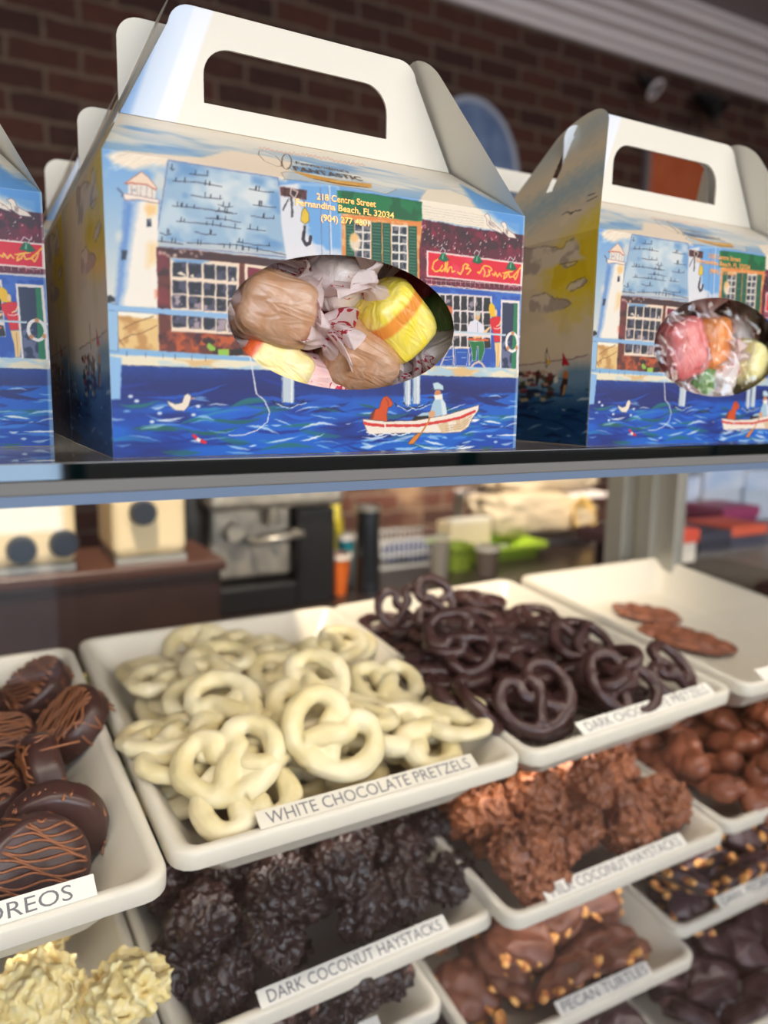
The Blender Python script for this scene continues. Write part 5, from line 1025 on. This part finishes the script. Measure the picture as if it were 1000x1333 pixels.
cpart('rear_post',[(XR-.06,XR-.0,YB-.36,YB-.30,-3.2,BZ0-.03),(XR-.09,XR-.03,YB-.26,YB-.20,-3.2,BZ0-.03),(XR-.14,XR-.06,YB-.15,YB-.05,-3.2,BZ0-.03),(XR-.06,XR-.02,YB-.30,YB-.02,-3.2,BZ0-.03)],M['alu'],bev=.001)
cpart('rear_rail',[(XL,XR,YB-.06,YB,BZ0-.10,BZ0-.03)],M['alu'],bev=.001)
cpart('base_cabinet',[(XL,XR,YF,YB,-4.05,-3.2)],M['darkbrown'])
cpart('left_panel',[(XL,XL+.03,YF+.03,YB,-3.2,BZ0-.03)],M['alu'])
ti=.119
for z0 in (-.93,-1.355,-1.745,-2.17):
    mb=MB(); Rm=Matrix.Rotation(ti,4,'X'); mb.box(XL+.05,XR-.05,0,1.0,-.018,0,k=U); me=mb.mesh('glass_shelf',False); me.transform(Matrix.Translation(Vector((-co.x,1.50-co.y,z0+.014-co.z))*U)@Rm); s=obj('glass_shelf',me,M['shelfglass'],case)
    mb=MB(); mb.box(XL+.05,XR-.05,-.002,.001,-.018,0,k=U); me=mb.mesh('shelf_edge',False); me.transform(Matrix.Translation(Vector((-co.x,1.50-co.y,z0+.014-co.z))*U)@Rm); obj('shelf_edge',me,M['tealedge'],s)
    cpart('shelf_bracket',[(XL+.03,XL+.05,1.5,2.4,z0-.06,z0-.02),(XR-.05,XR-.03,1.5,2.4,z0-.06,z0-.02)],M['alu'])
cpart('case_floor',[(XL+.03,XR,YF+.02,YB,-3.2,-3.16)],M['black'])
# ================================================================ the room
def brick_mat():
    m=bpy.data.materials.new('old_brick'); m.use_nodes=True; nt=m.node_tree; b=nt.nodes['Principled BSDF']
    tc=nt.nodes.new('ShaderNodeTexCoord'); mp=nt.nodes.new('ShaderNodeMapping'); mp.inputs['Rotation'].default_value=(math.radians(90),0,0)
    nt.links.new(tc.outputs['Object'],mp.inputs[0])
    sx=nt.nodes.new('ShaderNodeSeparateXYZ'); cx=nt.nodes.new('ShaderNodeCombineXYZ'); nt.links.new(tc.outputs['Object'],sx.inputs[0]); nt.links.new(sx.outputs['X'],cx.inputs['X']); nt.links.new(sx.outputs['Z'],cx.inputs['Y'])
    n0=nt.nodes.new('ShaderNodeTexNoise'); n0.inputs['Scale'].default_value=9; nt.links.new(cx.outputs[0],n0.inputs['Vector']); va=nt.nodes.new('ShaderNodeVectorMath'); va.operation='MULTIPLY_ADD'; va.inputs[1].default_value=(.022,.022,0); nt.links.new(n0.outputs['Color'],va.inputs[0]); nt.links.new(cx.outputs[0],va.inputs[2])
    br=nt.nodes.new('ShaderNodeTexBrick'); br.inputs['Scale'].default_value=1; br.inputs['Brick Width'].default_value=.215; br.inputs['Row Height'].default_value=.076; br.inputs['Mortar Size'].default_value=.008; br.inputs['Mortar Smooth'].default_value=.4; br.inputs['Bias'].default_value=-.15
    br.inputs['Color1'].default_value=(*lin((92,50,40)),1); br.inputs['Color2'].default_value=(*lin((56,32,30)),1); br.inputs['Mortar'].default_value=(*lin((124,104,90)),1); nt.links.new(va.outputs[0],br.inputs['Vector'])
    n1=nt.nodes.new('ShaderNodeTexNoise'); n1.inputs['Scale'].default_value=1.7; n1.inputs['Detail'].default_value=3; nt.links.new(cx.outputs[0],n1.inputs['Vector'])
    r=nt.nodes.new('ShaderNodeValToRGB'); r.color_ramp.elements[0].position=.61; r.color_ramp.elements[1].position=.68; nt.links.new(n1.outputs['Fac'],r.inputs[0])
    mx=nt.nodes.new('ShaderNodeMixRGB'); nt.links.new(r.outputs[0],mx.inputs[0]); nt.links.new(br.outputs['Color'],mx.inputs[1]); mx.inputs[2].default_value=(*lin((150,122,98)),1)
    n2=nt.nodes.new('ShaderNodeTexNoise'); n2.inputs['Scale'].default_value=22; n2.inputs['Detail'].default_value=4; nt.links.new(cx.outputs[0],n2.inputs['Vector'])
    ml=nt.nodes.new('ShaderNodeMixRGB'); ml.blend_type='MULTIPLY'; ml.inputs[0].default_value=.6; nt.links.new(mx.outputs[0],ml.inputs[1]); nt.links.new(n2.outputs['Fac'],ml.inputs[2]); 
    gm=nt.nodes.new('ShaderNodeGamma'); gm.inputs[1].default_value=1.0; nt.links.new(ml.outputs[0],gm.inputs[0]); nt.links.new(gm.outputs[0],b.inputs['Base Color'])
    b.inputs['Roughness'].default_value=.85; bp=nt.nodes.new('ShaderNodeBump'); bp.inputs['Strength'].default_value=.7; bp.inputs['Distance'].default_value=.01; inv=nt.nodes.new('ShaderNodeMath'); inv.operation='SUBTRACT'; inv.inputs[0].default_value=1; nt.links.new(br.outputs['Fac'],inv.inputs[1]); nt.links.new(inv.outputs[0],bp.inputs['Height']); nt.links.new(bp.outputs[0],b.inputs['Normal'])
    return m
def struct(name,boxes,m,bev=0):
    mb=MB()
    for x0,x1,y0,y1,z0,z1 in boxes:
        mb.box(x0,x1,y0,y1,z0,z1,k=U,bev=bev)
    o=obj(name,mb.mesh(name,False),m); o.location=(0,0,EYE); return tag(o,kind='structure')
RX0,RX1,RY0,RY1,RZ0,RZ1=-9.0,17.0,-7.5,8.5,-4.06,5.32
WY=RY1
M['brick']=brick_mat(); M['ceil']=mat('ceiling_paint',(160,150,154),.8); M['wallp']=mat('wall_paint',(196,188,176),.8); M['floor']=mat('wood_floor',(110,74,50),.4,noise=((84,54,36),6,.3,.7,(1,12,1))); M['white']=mat('white_gloss_trim',(238,230,232),.4)
struct('wall_back',[(RX0,RX1,WY,WY+.4,RZ0,RZ1)],M['brick']); struct('floor',[(RX0,RX1,RY0,RY1,RZ0-.2,RZ0)],M['floor']); struct('ceiling',[(RX0,RX1,RY0,RY1+.4,RZ1,RZ1+.3)],M['ceil'])
struct('wall_left',[(RX0-.3,RX0,RY0,RY1,RZ0,RZ1)],M['wallp']); struct('wall_right',[(RX1,RX1+.3,RY0,RY1,RZ0,RZ1)],M['wallp'])
# storefront behind the viewer: low wall, header, posts with white windows
WS,WH=-1.1,4.3
DX0,DX1=-1.6,1.15
struct('wall_front',[(RX0,DX0,RY0-.4,RY0,RZ0,WS),(DX1,RX1,RY0-.4,RY0,RZ0,WS),(RX0,RX1,RY0-.4,RY0,WH,RZ1),(RX0,-6.5,RY0-.4,RY0,WS,WH),(12.5,RX1,RY0-.4,RY0,WS,WH)],M['wallp'])
for i,(x0,x1) in enumerate(((-6.5,DX0),(DX1,6.8),(6.8,12.5))):
    struct('window_%d'%(i+1),[(x0,x0+.18,RY0-.3,RY0-.1,WS,WH),(x1-.18,x1,RY0-.3,RY0-.1,WS,WH),(x0,x1,RY0-.3,RY0-.1,WS,WS+.3),(x0,x1,RY0-.3,RY0-.1,WH-.2,WH),(x0,x1,RY0-.27,RY0-.13,2.6,2.74)],M['white'])
struct('door_1',[(DX0,DX0+.2,RY0-.3,RY0-.1,RZ0,WH),(DX1-.2,DX1,RY0-.3,RY0-.1,RZ0,WH),(DX0,DX1,RY0-.3,RY0-.1,RZ0,RZ0+.7),(DX0,DX1,RY0-.3,RY0-.1,WH-.2,WH)],M['white'])
struct('trim_1',[(RX0,RX1,WY-.10,WY,4.72,4.82),(RX0,RX1,WY-.16,WY,4.82,4.95),(RX0,RX1,WY-.30,WY,4.95,5.06),(RX0,RX1,WY-.42,WY,5.06,5.14),(RX0,RX1,WY-.62,WY,5.14,5.24),(RX0,RX1,WY-.70,WY,5.24,5.32)],M['white'],bev=.008)
# ---------------------------------------------------------------- wall pieces
def at(px,py,Y): return on_y(px,py,Y)
def rthing(name,label,cat,p,group=None): return thing(name,label,cat,toW(p),group)
def part(name,parent,fn,m,smooth=True,ang=None):
    mb=MB(); fn(mb); me=mb.mesh(name,smooth)
    if ang: smooth_by_angle(me,ang)
    return obj(name,me,m,parent)
M['orange']=mat('orange_canvas',(196,90,50),.6,noise=((206,110,70),8,.3,.7)); M['frame']=mat('grey_frame',(126,120,124),.5); M['blueglass']=mat('blue_painted_board',(126,148,186),.4,noise=((88,112,156),14,.35,.65))
p0=at(838,192,WY); p1=at(918,258,WY); c=((p0[0]+p1[0])/2,WY-.03,(p0[2]+p1[2])/2); hw=(p1[0]-p0[0])/2; hh=.5
pic=rthing('wall_picture','orange picture in a grey frame seen through the handle opening of the right box','picture',(c[0],WY-.04,c[2]-hh))
part('canvas',pic,lambda b:b.box(-hw+.08,hw-.08,-.02,.02,-.6,2*hh-.02,k=U),M['orange'],False)
part('frame',pic,lambda b:b.box(-hw,-hw+.09,-.04,.03,-.7,2*hh+.06,k=U).box(hw-.09,hw,-.04,.03,-.7,2*hh+.06,k=U).box(-hw,hw,-.04,.03,2*hh-.02,2*hh+.06,k=U).box(-hw,hw,-.04,.03,-.7,-.6,k=U),M['frame'],False)
a0=at(620,124,WY-.1); ar=rthing('arched_board','blue arched board with pale rim hanging on the brick wall between the boxes','sign',(a0[0],WY-.018,2.2))
def archpts(w,h,n=24): return [(-w,0),(w,0)]+[(w*math.cos(t),h-w*1.25+w*1.25*math.sin(t)) for t in np.linspace(0,math.pi,n)]
def arch(parent,name,outer,hole,th,yo,m):
    ol=[[(x*U,z*U) for x,z in outer]]+([[(x*U,z*U) for x,z in hole][::-1]] if hole else []); me=shape2d(name,ol,th); map_mesh(me,lambda a:np.stack([a[:,0],-a[:,2]+yo,a[:,1]],-1)); return obj(name,me,m,parent)
hA=a0[2]-2.2
arch(ar,'board',archpts(.70,hA-.05),None,.01,0,M['blueglass']); arch(ar,'rim',archpts(.76,hA),archpts(.68,hA-.07),.03,0,mat('pale_blue_rim',(168,178,200),.5))
for (px,py,lb,k) in ((855,104,'small black and white spotlight fixed under the ceiling moulding',.8),(936,130,'larger black spotlight with a long arm under the ceiling moulding',1.2)):
    p=at(px,py,WY-.5); s=rthing('spot_lamp',lb,'lamp',(p[0],WY-.35,p[2]))
    part('lamp_head',s,lambda b:b.lathe([(0,-.14),(.05,-.14),(.07,-.10),(.09,.0),(.11,.12),(.10,.13),(.085,.11),(0,.08)],28,k=U*k*1.3,axis=Euler((2.3,0,.4)).to_matrix().to_4x4()),M['black'],ang=40)
    part('lamp_arm',s,lambda b:b.tube([(0,0,.02),(.02,.1,.1),(.02,.28,.22)],.03*k,8,k=U),M['black'])
    if k<1: part('lamp_rim',s,lambda b:b.lathe([(.10,.11),(.125,.12),(.125,.15),(.10,.15)],28,k=U*1.1,axis=Euler((2.3,0,.4)).to_matrix().to_4x4()),M['white'])
# ---------------------------------------------------------------- work counter behind the case and the things on it
CZ=-1.25
cn=rthing('work_counter','dark worktop behind the display case carrying the coffee machine and cups','counter',(2.6,4.9,RZ0))
part('worktop',cn,lambda b:b.box(-4.5,4.6,-.95,.95,CZ-RZ0-.10,CZ-RZ0,k=U,bev=.004),mat('dark_stone_top',(46,38,36),.3),False)
part('cabinet_body',cn,lambda b:b.box(-4.5,4.6,-.85,.95,.0,CZ-RZ0-.10,k=U),M['darkbrown'],False)
def onc(px,Y): 
    d=ray(px,740); return d[0]/d[1]*Y
def topz(px,py,Y): return on_y(px,py,Y)[2]
Yb=3.36
x0,x1=-.9,on_y(290,760,Yb)[0]; zt=topz(150,742,Yb)
cr=rthing('storage_cabinet','dark brown cabinet standing left of the coffee machine','cabinet',((x0+x1)/2,Yb+.28,RZ0))
part('box_body',cr,lambda b:b.box(-(x1-x0)/2,(x1-x0)/2,-.26,.26,0,zt-RZ0-.05,k=U,bev=.004),M['darkbrown'],False)
part('box_lid',cr,lambda b:b.box(-(x1-x0)/2-.02,(x1-x0)/2+.02,-.28,.28,zt-RZ0-.05,zt-RZ0,k=U,bev=.003),mat('brown_lid',(72,46,38),.4),False)
M['cream']=mat('cream_enamel',(226,206,168),.4); M['knob']=mat('navy_knob',(30,40,56),.4)
def appliance(label,pxa,pxb,pyt,pyb,Y,knobs,m):
    xa,xb=on_y(pxa,700,Y)[0],on_y(pxb,700,Y)[0]; z0=zt; z1=topz((pxa+pxb)/2,pyt,Y); w=(xb-xa)/2
    t=rthing('kitchen_appliance',label,'appliance',((xa+xb)/2,Y+.21,z0))
    part('housing',t,lambda b:b.box(-w,w,-.21,.20,.03,z1-z0,k=U,bev=.012),m,False); part('foot_plate',t,lambda b:b.box(-w*.95,w*.95,-.22,.18,0,.03,k=U),M['alu'],False)
    part('top_cap',t,lambda b:b.box(-w*.9,w*.9,-.18,.18,z1-z0,z1-z0+.05,k=U,bev=.008),M['white'],False)
    for (kx,kz) in knobs: part('knob',t,lambda b:b.lathe([(0,.05),(.05,.05),(.06,.02),(.06,0)],20,center=(kx*w,-.21,kz*(z1-z0)),k=U,axis=Matrix.Rotation(math.radians(90),4,'X')),M['knob'],ang=40)
appliance('cream appliance with two dark knobs at the far left behind the glass',-30,100,640,742,3.45,((-.15,.3),(.72,.34)),M['cream'])
appliance('beige boxy grinder with one dark dial on the brown cabinet',147,244,640,732,3.45,((-.2,.72),),M['cream'])
t=rthing('drink_canister','tall black canister between the beige grinder and the steel machine','canister',(on_y(262,700,4.1)[0],4.35,CZ))
part('body',t,lambda b:b.lathe([(0,0),(.11,0),(.12,.03),(.12,.75),(.10,.82),(.0,.82)],32,k=U),M['black'],ang=40); part('lid',t,lambda b:b.lathe([(0,.82),(.12,.82),(.12,.9),(.04,.93),(0,.93)],32,k=U),mat('charcoal_lid',(40,36,36),.4),ang=40)
Ym=4.15; xa,xb=on_y(278,700,Ym)[0],on_y(384,700,Ym)[0]; w=(xb-xa)/2; xm=(xa+xb)/2; zb=topz(330,756,Ym); H_=topz(330,636,Ym)-CZ
t=rthing('coffee_machine','stainless steel coffee machine with a long handle bar on the back counter','coffee machine',(xm,Ym+.35,CZ))
part('body',t,lambda b:b.box(-w,w,-.30,.35,zb-CZ,H_-.10,k=U,bev=.01),M['steel'],False)
part('hood',t,lambda b:b.box(-w-.04,w+.30,-.42,.35,H_-.12,H_+.12,k=U,bev=.015),M['steel'],False)
part('side_panel',t,lambda b:b.box(w+.01,w+.26,-.36,.35,0,H_-.13,k=U,bev=.006),M['black'],False)
part('base_tray',t,lambda b:b.box(-w,w,-.40,.35,0,zb-CZ-.02,k=U,bev=.006),M['black'],False)
part('handle_bar',t,lambda b:b.tube([(-w*.15,-.44,.42),(w*.5,-.46,.44),(w*1.05,-.44,.45)],.022,12,k=U).tube([(-w*.1,-.44,.42),(-w*.1,-.28,.42)],.018,8,k=U).tube([(w,-.44,.45),(w,-.28,.45)],.018,8,k=U),M['steel'])
part('spout',t,lambda b:b.lathe([(0,0),(.035,0),(.045,.10),(.045,.16),(0,.16)],20,center=(.10,-.36,.50),k=U),M['steel'],ang=40)
part('knob',t,lambda b:b.lathe([(0,.06),(.05,.06),(.06,0)],20,center=(-.12,-.30,.47),k=U,axis=Matrix.Rotation(math.radians(90),4,'X')),M['steel'],ang=40)
def cup(label,px,pyb,pyt,Y,r0,r1,m,name='tumbler',cat='cup',lid=None,rim=None):
    z1=topz(px,pyt,Y); x=on_y(px,(pyb+pyt)/2,Y)[0]; h=z1-CZ
    t=rthing(name,label,cat,(x,Y,CZ)); part('cup_body',t,lambda b:b.lathe([(0,0),(r0,0),(r0*1.02,.01),(r1,h),(r1*.94,h),(r0*.92,.03),(0,.03)],36,k=U),m,ang=50)
    if rim: part('rim',t,lambda b:b.lathe([(r1*.95,h-.01),(r1*1.06,h-.01),(r1*1.06,h+.02),(r1*.95,h+.02)],36,k=U),rim,ang=50)
    if lid: part('lid',t,lambda b:b.lathe([(0,h),(r1*.8,h),(r1*.7,h+.12),(r1*.3,h+.16),(0,h+.16)],30,k=U),lid,ang=40)
    return t
cup('orange paper cup on the back counter right of the steel machine',440,772,724,4.3,.055,.085,mat('orange_cup',(226,110,40),.45),rim=mat('cup_rim',(238,226,210),.4))
cup('yellow bottle with teal label standing behind the orange cup',433,760,676,4.55,.07,.07,mat('yellow_bottle',(216,196,60),.4),name='squeeze_bottle',cat='bottle',lid=mat('yellow_lid',(226,210,90),.4))
cup('teal and white cup between the yellow bottle and the steel tumbler',449,760,700,4.5,.055,.065,mat('teal_cup',(40,140,160),.4),rim=M['white'])
tb=cup('tall steel tumbler stack with a pale blue stripe of light on the counter',479,772,662,4.25,.075,.075,mat('dark_steel',(84,90,98),.25,metal=.9),rim=M['steel'])
cup('short grey glass beside the wire basket',572,752,706,4.35,.06,.07,mat('smoked_glass',(130,124,116),.2),name='glass',cat='glass')
cup('dark glass with a pale rim in front of the lime tub',634,752,714,4.30,.07,.085,mat('dark_glass',(96,84,78),.2),name='glass',cat='glass',rim=mat('glass_rim',(190,184,176),.3))
M['lime']=mat('lime_plastic',(158,190,60),.4); M['wire']=mat('white_wire',(206,206,204),.4); M['cloth']=mat('navy_cloth',(50,62,110),.8)
def tub(label,pxa,pxb,pyt,Y,m,name='plastic_tub',cat='tub',dep=.25):
    xa,xb=on_y(pxa,735,Y)[0],on_y(pxb,735,Y)[0]; h=topz((pxa+pxb)/2,pyt,Y)-CZ; w=(xb-xa)/2
    t=rthing(name,label,cat,((xa+xb)/2,Y+dep,CZ))
    def bowl(b):
        q=bmesh.new(); R=[[q.verts.new((x*U,y*U,z*U)) for x,y in rounded(-w*s,w*s,-dep*s,dep*s,.05,4)] for s,z in ((.85,0),(1,h),(1.05,h),(1.05,h-.03),(1.0,h-.03))]; R2=[q.verts.new((v.co.x*.97,v.co.y*.97,.02*U)) for v in R[0]]
        for a,bb in zip(R[:2],R[1:3]):
            for k in range(len(a)): q.faces.new((a[k],a[(k+1)%len(a)],bb[(k+1)%len(a)],bb[k]))
        for a,bb in ((R[2],R[3]),(R[1],R2)):
            for k in range(len(a)): q.faces.new((a[k],a[(k+1)%len(a)],bb[(k+1)%len(a)],bb[k]))
        q.faces.new(R2); q.faces.new(R[0][::-1]); b.add(q)
    part('tub_body',t,bowl,m,False); return t,w,h
tub('long lime green plastic tub under the shelf of white paper bags',600,712,712,4.6,M['lime']); 
tub('small dark green tub left of the dark glass',590,622,712,4.45,mat('olive_tub',(120,140,50),.4),dep=.12)
# wire basket with a navy cloth
Y=4.75; xa,xb=on_y(497,730,Y)[0],on_y(583,730,Y)[0]; w=(xb-xa)/2; h=topz(540,702,Y)-CZ
t=rthing('wire_basket','white wire basket holding a folded navy cloth','basket',((xa+xb)/2,Y+.2,CZ))
def wires(b):
    for z in (.01,h*.5,h): b.tube([(-w,-.2,z),(w,-.2,z),(w,.2,z),(-w,.2,z)],.010,6,closed=True,k=U)
    for i in range(15):
        x=-w+2*w*i/14; b.tube([(x,-.2,h),(x,-.2,.01),(x,.2,.01),(x,.2,h)],.005,5,k=U)
part('wire_frame',t,wires,M['wire'])
cc=rthing('folded_cloth','crumpled navy cloth inside the wire basket','cloth',((xa+xb)/2+.05,Y+.2,CZ+.02))
def cloth(b):
    q=bmesh.new(); bmesh.ops.create_icosphere(q,subdivisions=4,radius=1)
    for v in q.verts: n=1+.25*mn.noise(v.co*2); v.co=Vector((v.co.x*w*.75*n,v.co.y*.15*n,(max(v.co.z,-.3)+.3)*h*.55*n))*U
    b.add(q)
part('fabric',cc,cloth,M['cloth'])
# white carton, shelf and paper bags
Y=4.7; xa,xb=on_y(603,700,Y)[0],on_y(655,700,Y)[0]; z0=topz(630,712,Y); z1=topz(630,684,Y)
t=rthing('paper_carton','small cream carton standing on the lime tub','carton',((xa+xb)/2,Y+.25,CZ+.0)); hz=(z1-CZ)
part('carton_body',t,lambda b:b.box(-(xb-xa)/2,(xb-xa)/2,-.1,.12,0,hz,k=U,bev=.004),mat('cream_carton',(214,198,168),.6),False); part('tuck_flap',t,lambda b:b.box(-(xb-xa)/2,(xb-xa)/2,-.1,.0,hz,hz+.03,k=U,bev=.002),M['paper'],False)
Y=5.0; xa,xb=on_y(655,700,Y)[0],on_y(800,700,Y)[0]; zs=topz(740,700,Y)
sh=rthing('wall_shelf','white edged shelf holding crumpled paper bags behind the case','shelf',((xa+xb)/2,Y+.5,CZ))
part('shelf_board',sh,lambda b:b.box(-(xb-xa)/2,(xb-xa)/2,-.5,.4,zs-CZ-.05,zs-CZ,k=U,bev=.004),M['white'],False)
part('shelf_side',sh,lambda b:b.box((xb-xa)/2-.06,(xb-xa)/2,-.5,.4,0,zs-CZ-.05,k=U).box(-(xb-xa)/2,-(xb-xa)/2+.05,-.1,.4,0,zs-CZ-.05,k=U),M['darkbrown'],False)
part('shelf_back',sh,lambda b:b.box(-(xb-xa)/2,(xb-xa)/2,.36,.40,0,zs-CZ-.05,k=U),M['black'],False)
M['bag']=mat('white_paper_bag',(180,166,144),.6,bump=(30,.5,.004)); M['bagin']=mat('bag_inside',(214,180,110),.7)
def paper_bag(label,pxa,pxb,pyt,pyb,Y,seed,open_=True):
    xa,xb=on_y(pxa,(pyt+pyb)/2,Y)[0],on_y(pxb,(pyt+pyb)/2,Y)[0]; z0=topz((pxa+pxb)/2,pyb,Y); z1=topz((pxa+pxb)/2,pyt,Y); w=(xb-xa)/2; h=(z1-z0)
    t=rthing('paper_bag',label,'paper bag',((xa+xb)/2,Y+.2,z0))
    def f(b):
        q=bmesh.new(); bmesh.ops.create_icosphere(q,subdivisions=5,radius=1)
        for v in q.verts:
            c=v.co; s=lambda a,e:math.copysign(abs(a)**e,a); n=1+.16*mn.noise(c*1.6+Vector((seed,0,0)))+.07*mn.noise(c*4+Vector((seed,0,0)))
            v.co=Vector((s(c.x,.7)*w*n,s(c.y,.7)*.3*n,(s(c.z,.7)+.9)*h*.53*(1-.35*c.x*(.6))*n))*U
        b.add(q)
    part('bag_body',t,f,M['bag'])
    if open_: part('bag_mouth',t,lambda b:b.lathe([(0,.0),(.10,.01),(.16,.03),(.19,.06),(.17,.05),(.1,.03)],24,center=(w*.45,-.26,h*.42),k=U,axis=Euler((1.35,0,.3)).to_matrix().to_4x4()),M['bagin'])
paper_bag('crumpled white paper bag with an open tan mouth on the shelf',636,786,646,698,4.95,3)
paper_bag('white rolled paper bag lying above the open one, just under the glass top',645,780,604,642,5.3,8,False)
us=rthing('upper_shelf','narrow shelf on the brick wall carrying the upper rolled bag','shelf',(on_y(712,642,5.3)[0],5.6,topz(712,642,5.3)-.05)); part('shelf_board',us,lambda b:b.box(-.6,.6,-.45,.3,0,.045,k=U,bev=.003),M['white'],False); part('shelf_leg',us,lambda b:b.box(-.6,-.56,.2,.3,CZ-topz(712,642,5.3)+.05,0,k=U).box(.56,.6,.2,.3,CZ-topz(712,642,5.3)+.05,0,k=U),M['alu'],False)
# ---------------------------------------------------------------- things seen through the right end glass
st=rthing('side_table','dark wooden table seen through the right end of the case','table',(5.35,3.05,RZ0)); tz=topz(930,712,2.9)
part('table_top',st,lambda b:b.box(-1.75,2.2,-.75,.75,tz-RZ0-.08,tz-RZ0,k=U,bev=.004),mat('dark_table_top',(66,46,50),.35),False)
part('table_body',st,lambda b:b.box(-1.6,2.1,-.7,.7,0,tz-RZ0-.08,k=U),mat('plum_cabinet',(58,42,48),.5),False)
def gbox(label,pxa,pxb,pyt,Y,m,lidm):
    xa,xb=on_y(pxa,700,Y)[0],on_y(pxb,700,Y)[0]; h=topz((pxa+pxb)/2,pyt,Y)-tz; w=(xb-xa)/2
    t=rthing('gift_carton',label,'box',((xa+xb)/2,Y+.15,tz)); part('carton_body',t,lambda b:b.box(-w,w,-.15,.15,0,h*.65,k=U,bev=.003),lidm,False); part('carton_lid',t,lambda b:b.box(-w-.01,w+.01,-.16,.16,h*.6,h,k=U,bev=.003),m,False)
gbox('coral red box with a white base on the dark table',874,908,690,2.66,mat('coral_red',(226,84,60),.5),mat('carton_white',(226,214,196),.5))
gbox('charcoal box between the two red ones on the dark table',912,950,692,2.70,mat('charcoal_card',(60,60,74),.5),mat('charcoal_card_side',(52,52,64),.5))
gbox('flat orange red box at the right on the dark table',952,996,684,2.75,mat('orange_red',(224,96,66),.5),mat('slate_card',(70,70,84),.5))
gbox('magenta box behind the flat orange one on the dark table',940,984,660,3.10,mat('magenta_card',(150,50,96),.5),mat('magenta_side',(126,46,86),.5))
M['bluewhite']=mat('window_light_tone',(176,196,226),.5,noise=((220,226,234),6,.4,.6))  # pale colour stands in for bright windows beyond the end glass
for i,(lb,a,b_,c_) in enumerate((('pale blue window brightness painted on a block at the left of the dark table',874,905,622),('large block coloured like pale blue and white window light behind the red boxes',912,960,606),('block painted as pale window light at the far right of the dark table',965,1010,612))):
    gbox(lb,a,b_,c_,3.45,M['bluewhite'],mat('window_tone_side_%s'%('abc'[i]),(190,200,214),.5))
# ================================================================ light
w_=bpy.data.worlds.new('World'); SC.world=w_; w_.use_nodes=True; nt=w_.node_tree; bg=nt.nodes['Background']
sk=nt.nodes.new('ShaderNodeTexSky'); sk.sky_type='NISHITA'; sk.sun_disc=False; sk.sun_elevation=math.radians(38); sk.sun_rotation=math.radians(150); nt.links.new(sk.outputs[0],bg.inputs[0]); bg.inputs[1].default_value=.35
gnd=MB(); gnd.box(-60,60,-80,RY0-.4,RZ0-.6,RZ0-.3,k=U); o=obj('floor_street',gnd.mesh('pavement',False),mat('pavement',(170,164,152),.8)); o.location=(0,0,EYE); o.name='pavement'; tag(o,kind='structure')
def area(name,p,q,sx,sy,e,col,spread=180):
    l=bpy.data.lights.new(name,'AREA'); l.shape='RECTANGLE'; l.size=sx*U; l.size_y=sy*U; l.energy=e; l.color=col; l.spread=math.radians(spread); o=bpy.data.objects.new(name,l); COL.objects.link(o); P=toW(p); o.location=P; o.rotation_euler=(toW(q)-P).to_track_quat('-Z','Y').to_euler(); return o
area('window_daylight',(3.0,RY0-.05,1.8),(3.0,8,1.2),17,4.6,LW,(1.0,.94,.86))
area('door_daylight',(-.2,RY0-.05,1.0),(-.2,8,1.0),2.5,5.2,LD,(.50,.72,1.0))
def spot(name,p,q,e,col,ang=60,blend=.6,r=.03):
    l=bpy.data.lights.new(name,'SPOT'); l.energy=e; l.color=col; l.spot_size=math.radians(ang); l.spot_blend=blend; l.shadow_soft_size=r; o=bpy.data.objects.new(name,l); COL.objects.link(o); P=toW(p); o.location=P; o.rotation_euler=(toW(q)-P).to_track_quat('-Z','Y').to_euler(); return o
spot('counter_spot',(3.6,2.0,5.0),(5.6,7.6,-2.0),LC,(1.0,.84,.62),40)
spot('counter_spot',(0.2,1.5,5.0),(1.5,4.0,-.9),LC*.6,(1.0,.86,.66),44)
area('wall_fill_light',(5.2,7.9,-.35),(5.4,8.3,-1.6),6,.2,LS,(1.0,.82,.60))  # added unseen fill without a fixture, brightens the lower brick wall
for zz,k in ((-.965,1),(-1.39,1),(-1.78,.8)): area('tray_fill_light',(.6,1.45,zz),(.6,1.85,zz-1.0),4.0,.02,LI*.28*k,(1.0,.94,.84),160)  # fill lights added under the shelves to lift the lower trays
area('case_light',(.6,1.06,-.135),(.6,1.75,-1.1),4.0,.03,LI,(1.0,.93,.80),150)
area('ceiling_light',(2.0,1.5,5.25),(2.0,1.5,0),6,3,LT,(1.0,.93,.82))
# ================================================================ camera
cam=bpy.data.cameras.new('camera'); co_=bpy.data.objects.new('camera',cam); COL.objects.link(co_); SC.camera=co_
R=Matrix((AX_R,AX_U,-AX_F)).transposed().to_4x4(); co_.matrix_world=Matrix.Translation((0,0,EYE))@R
cam.sensor_fit='VERTICAL'; cam.sensor_height=36; cam.lens=36*FPX/1333.0; cam.clip_start=.01
cam.dof.use_dof=True; cam.dof.focus_distance=1.15*U; cam.dof.aperture_fstop=cam.lens/1000/.0050
vs=SC.view_settings; SC.display_settings.display_device='sRGB'; vs.view_transform='Standard'; vs.look='None'; vs.gamma=1; vs.use_curve_mapping=False; vs.exposure=EXPO
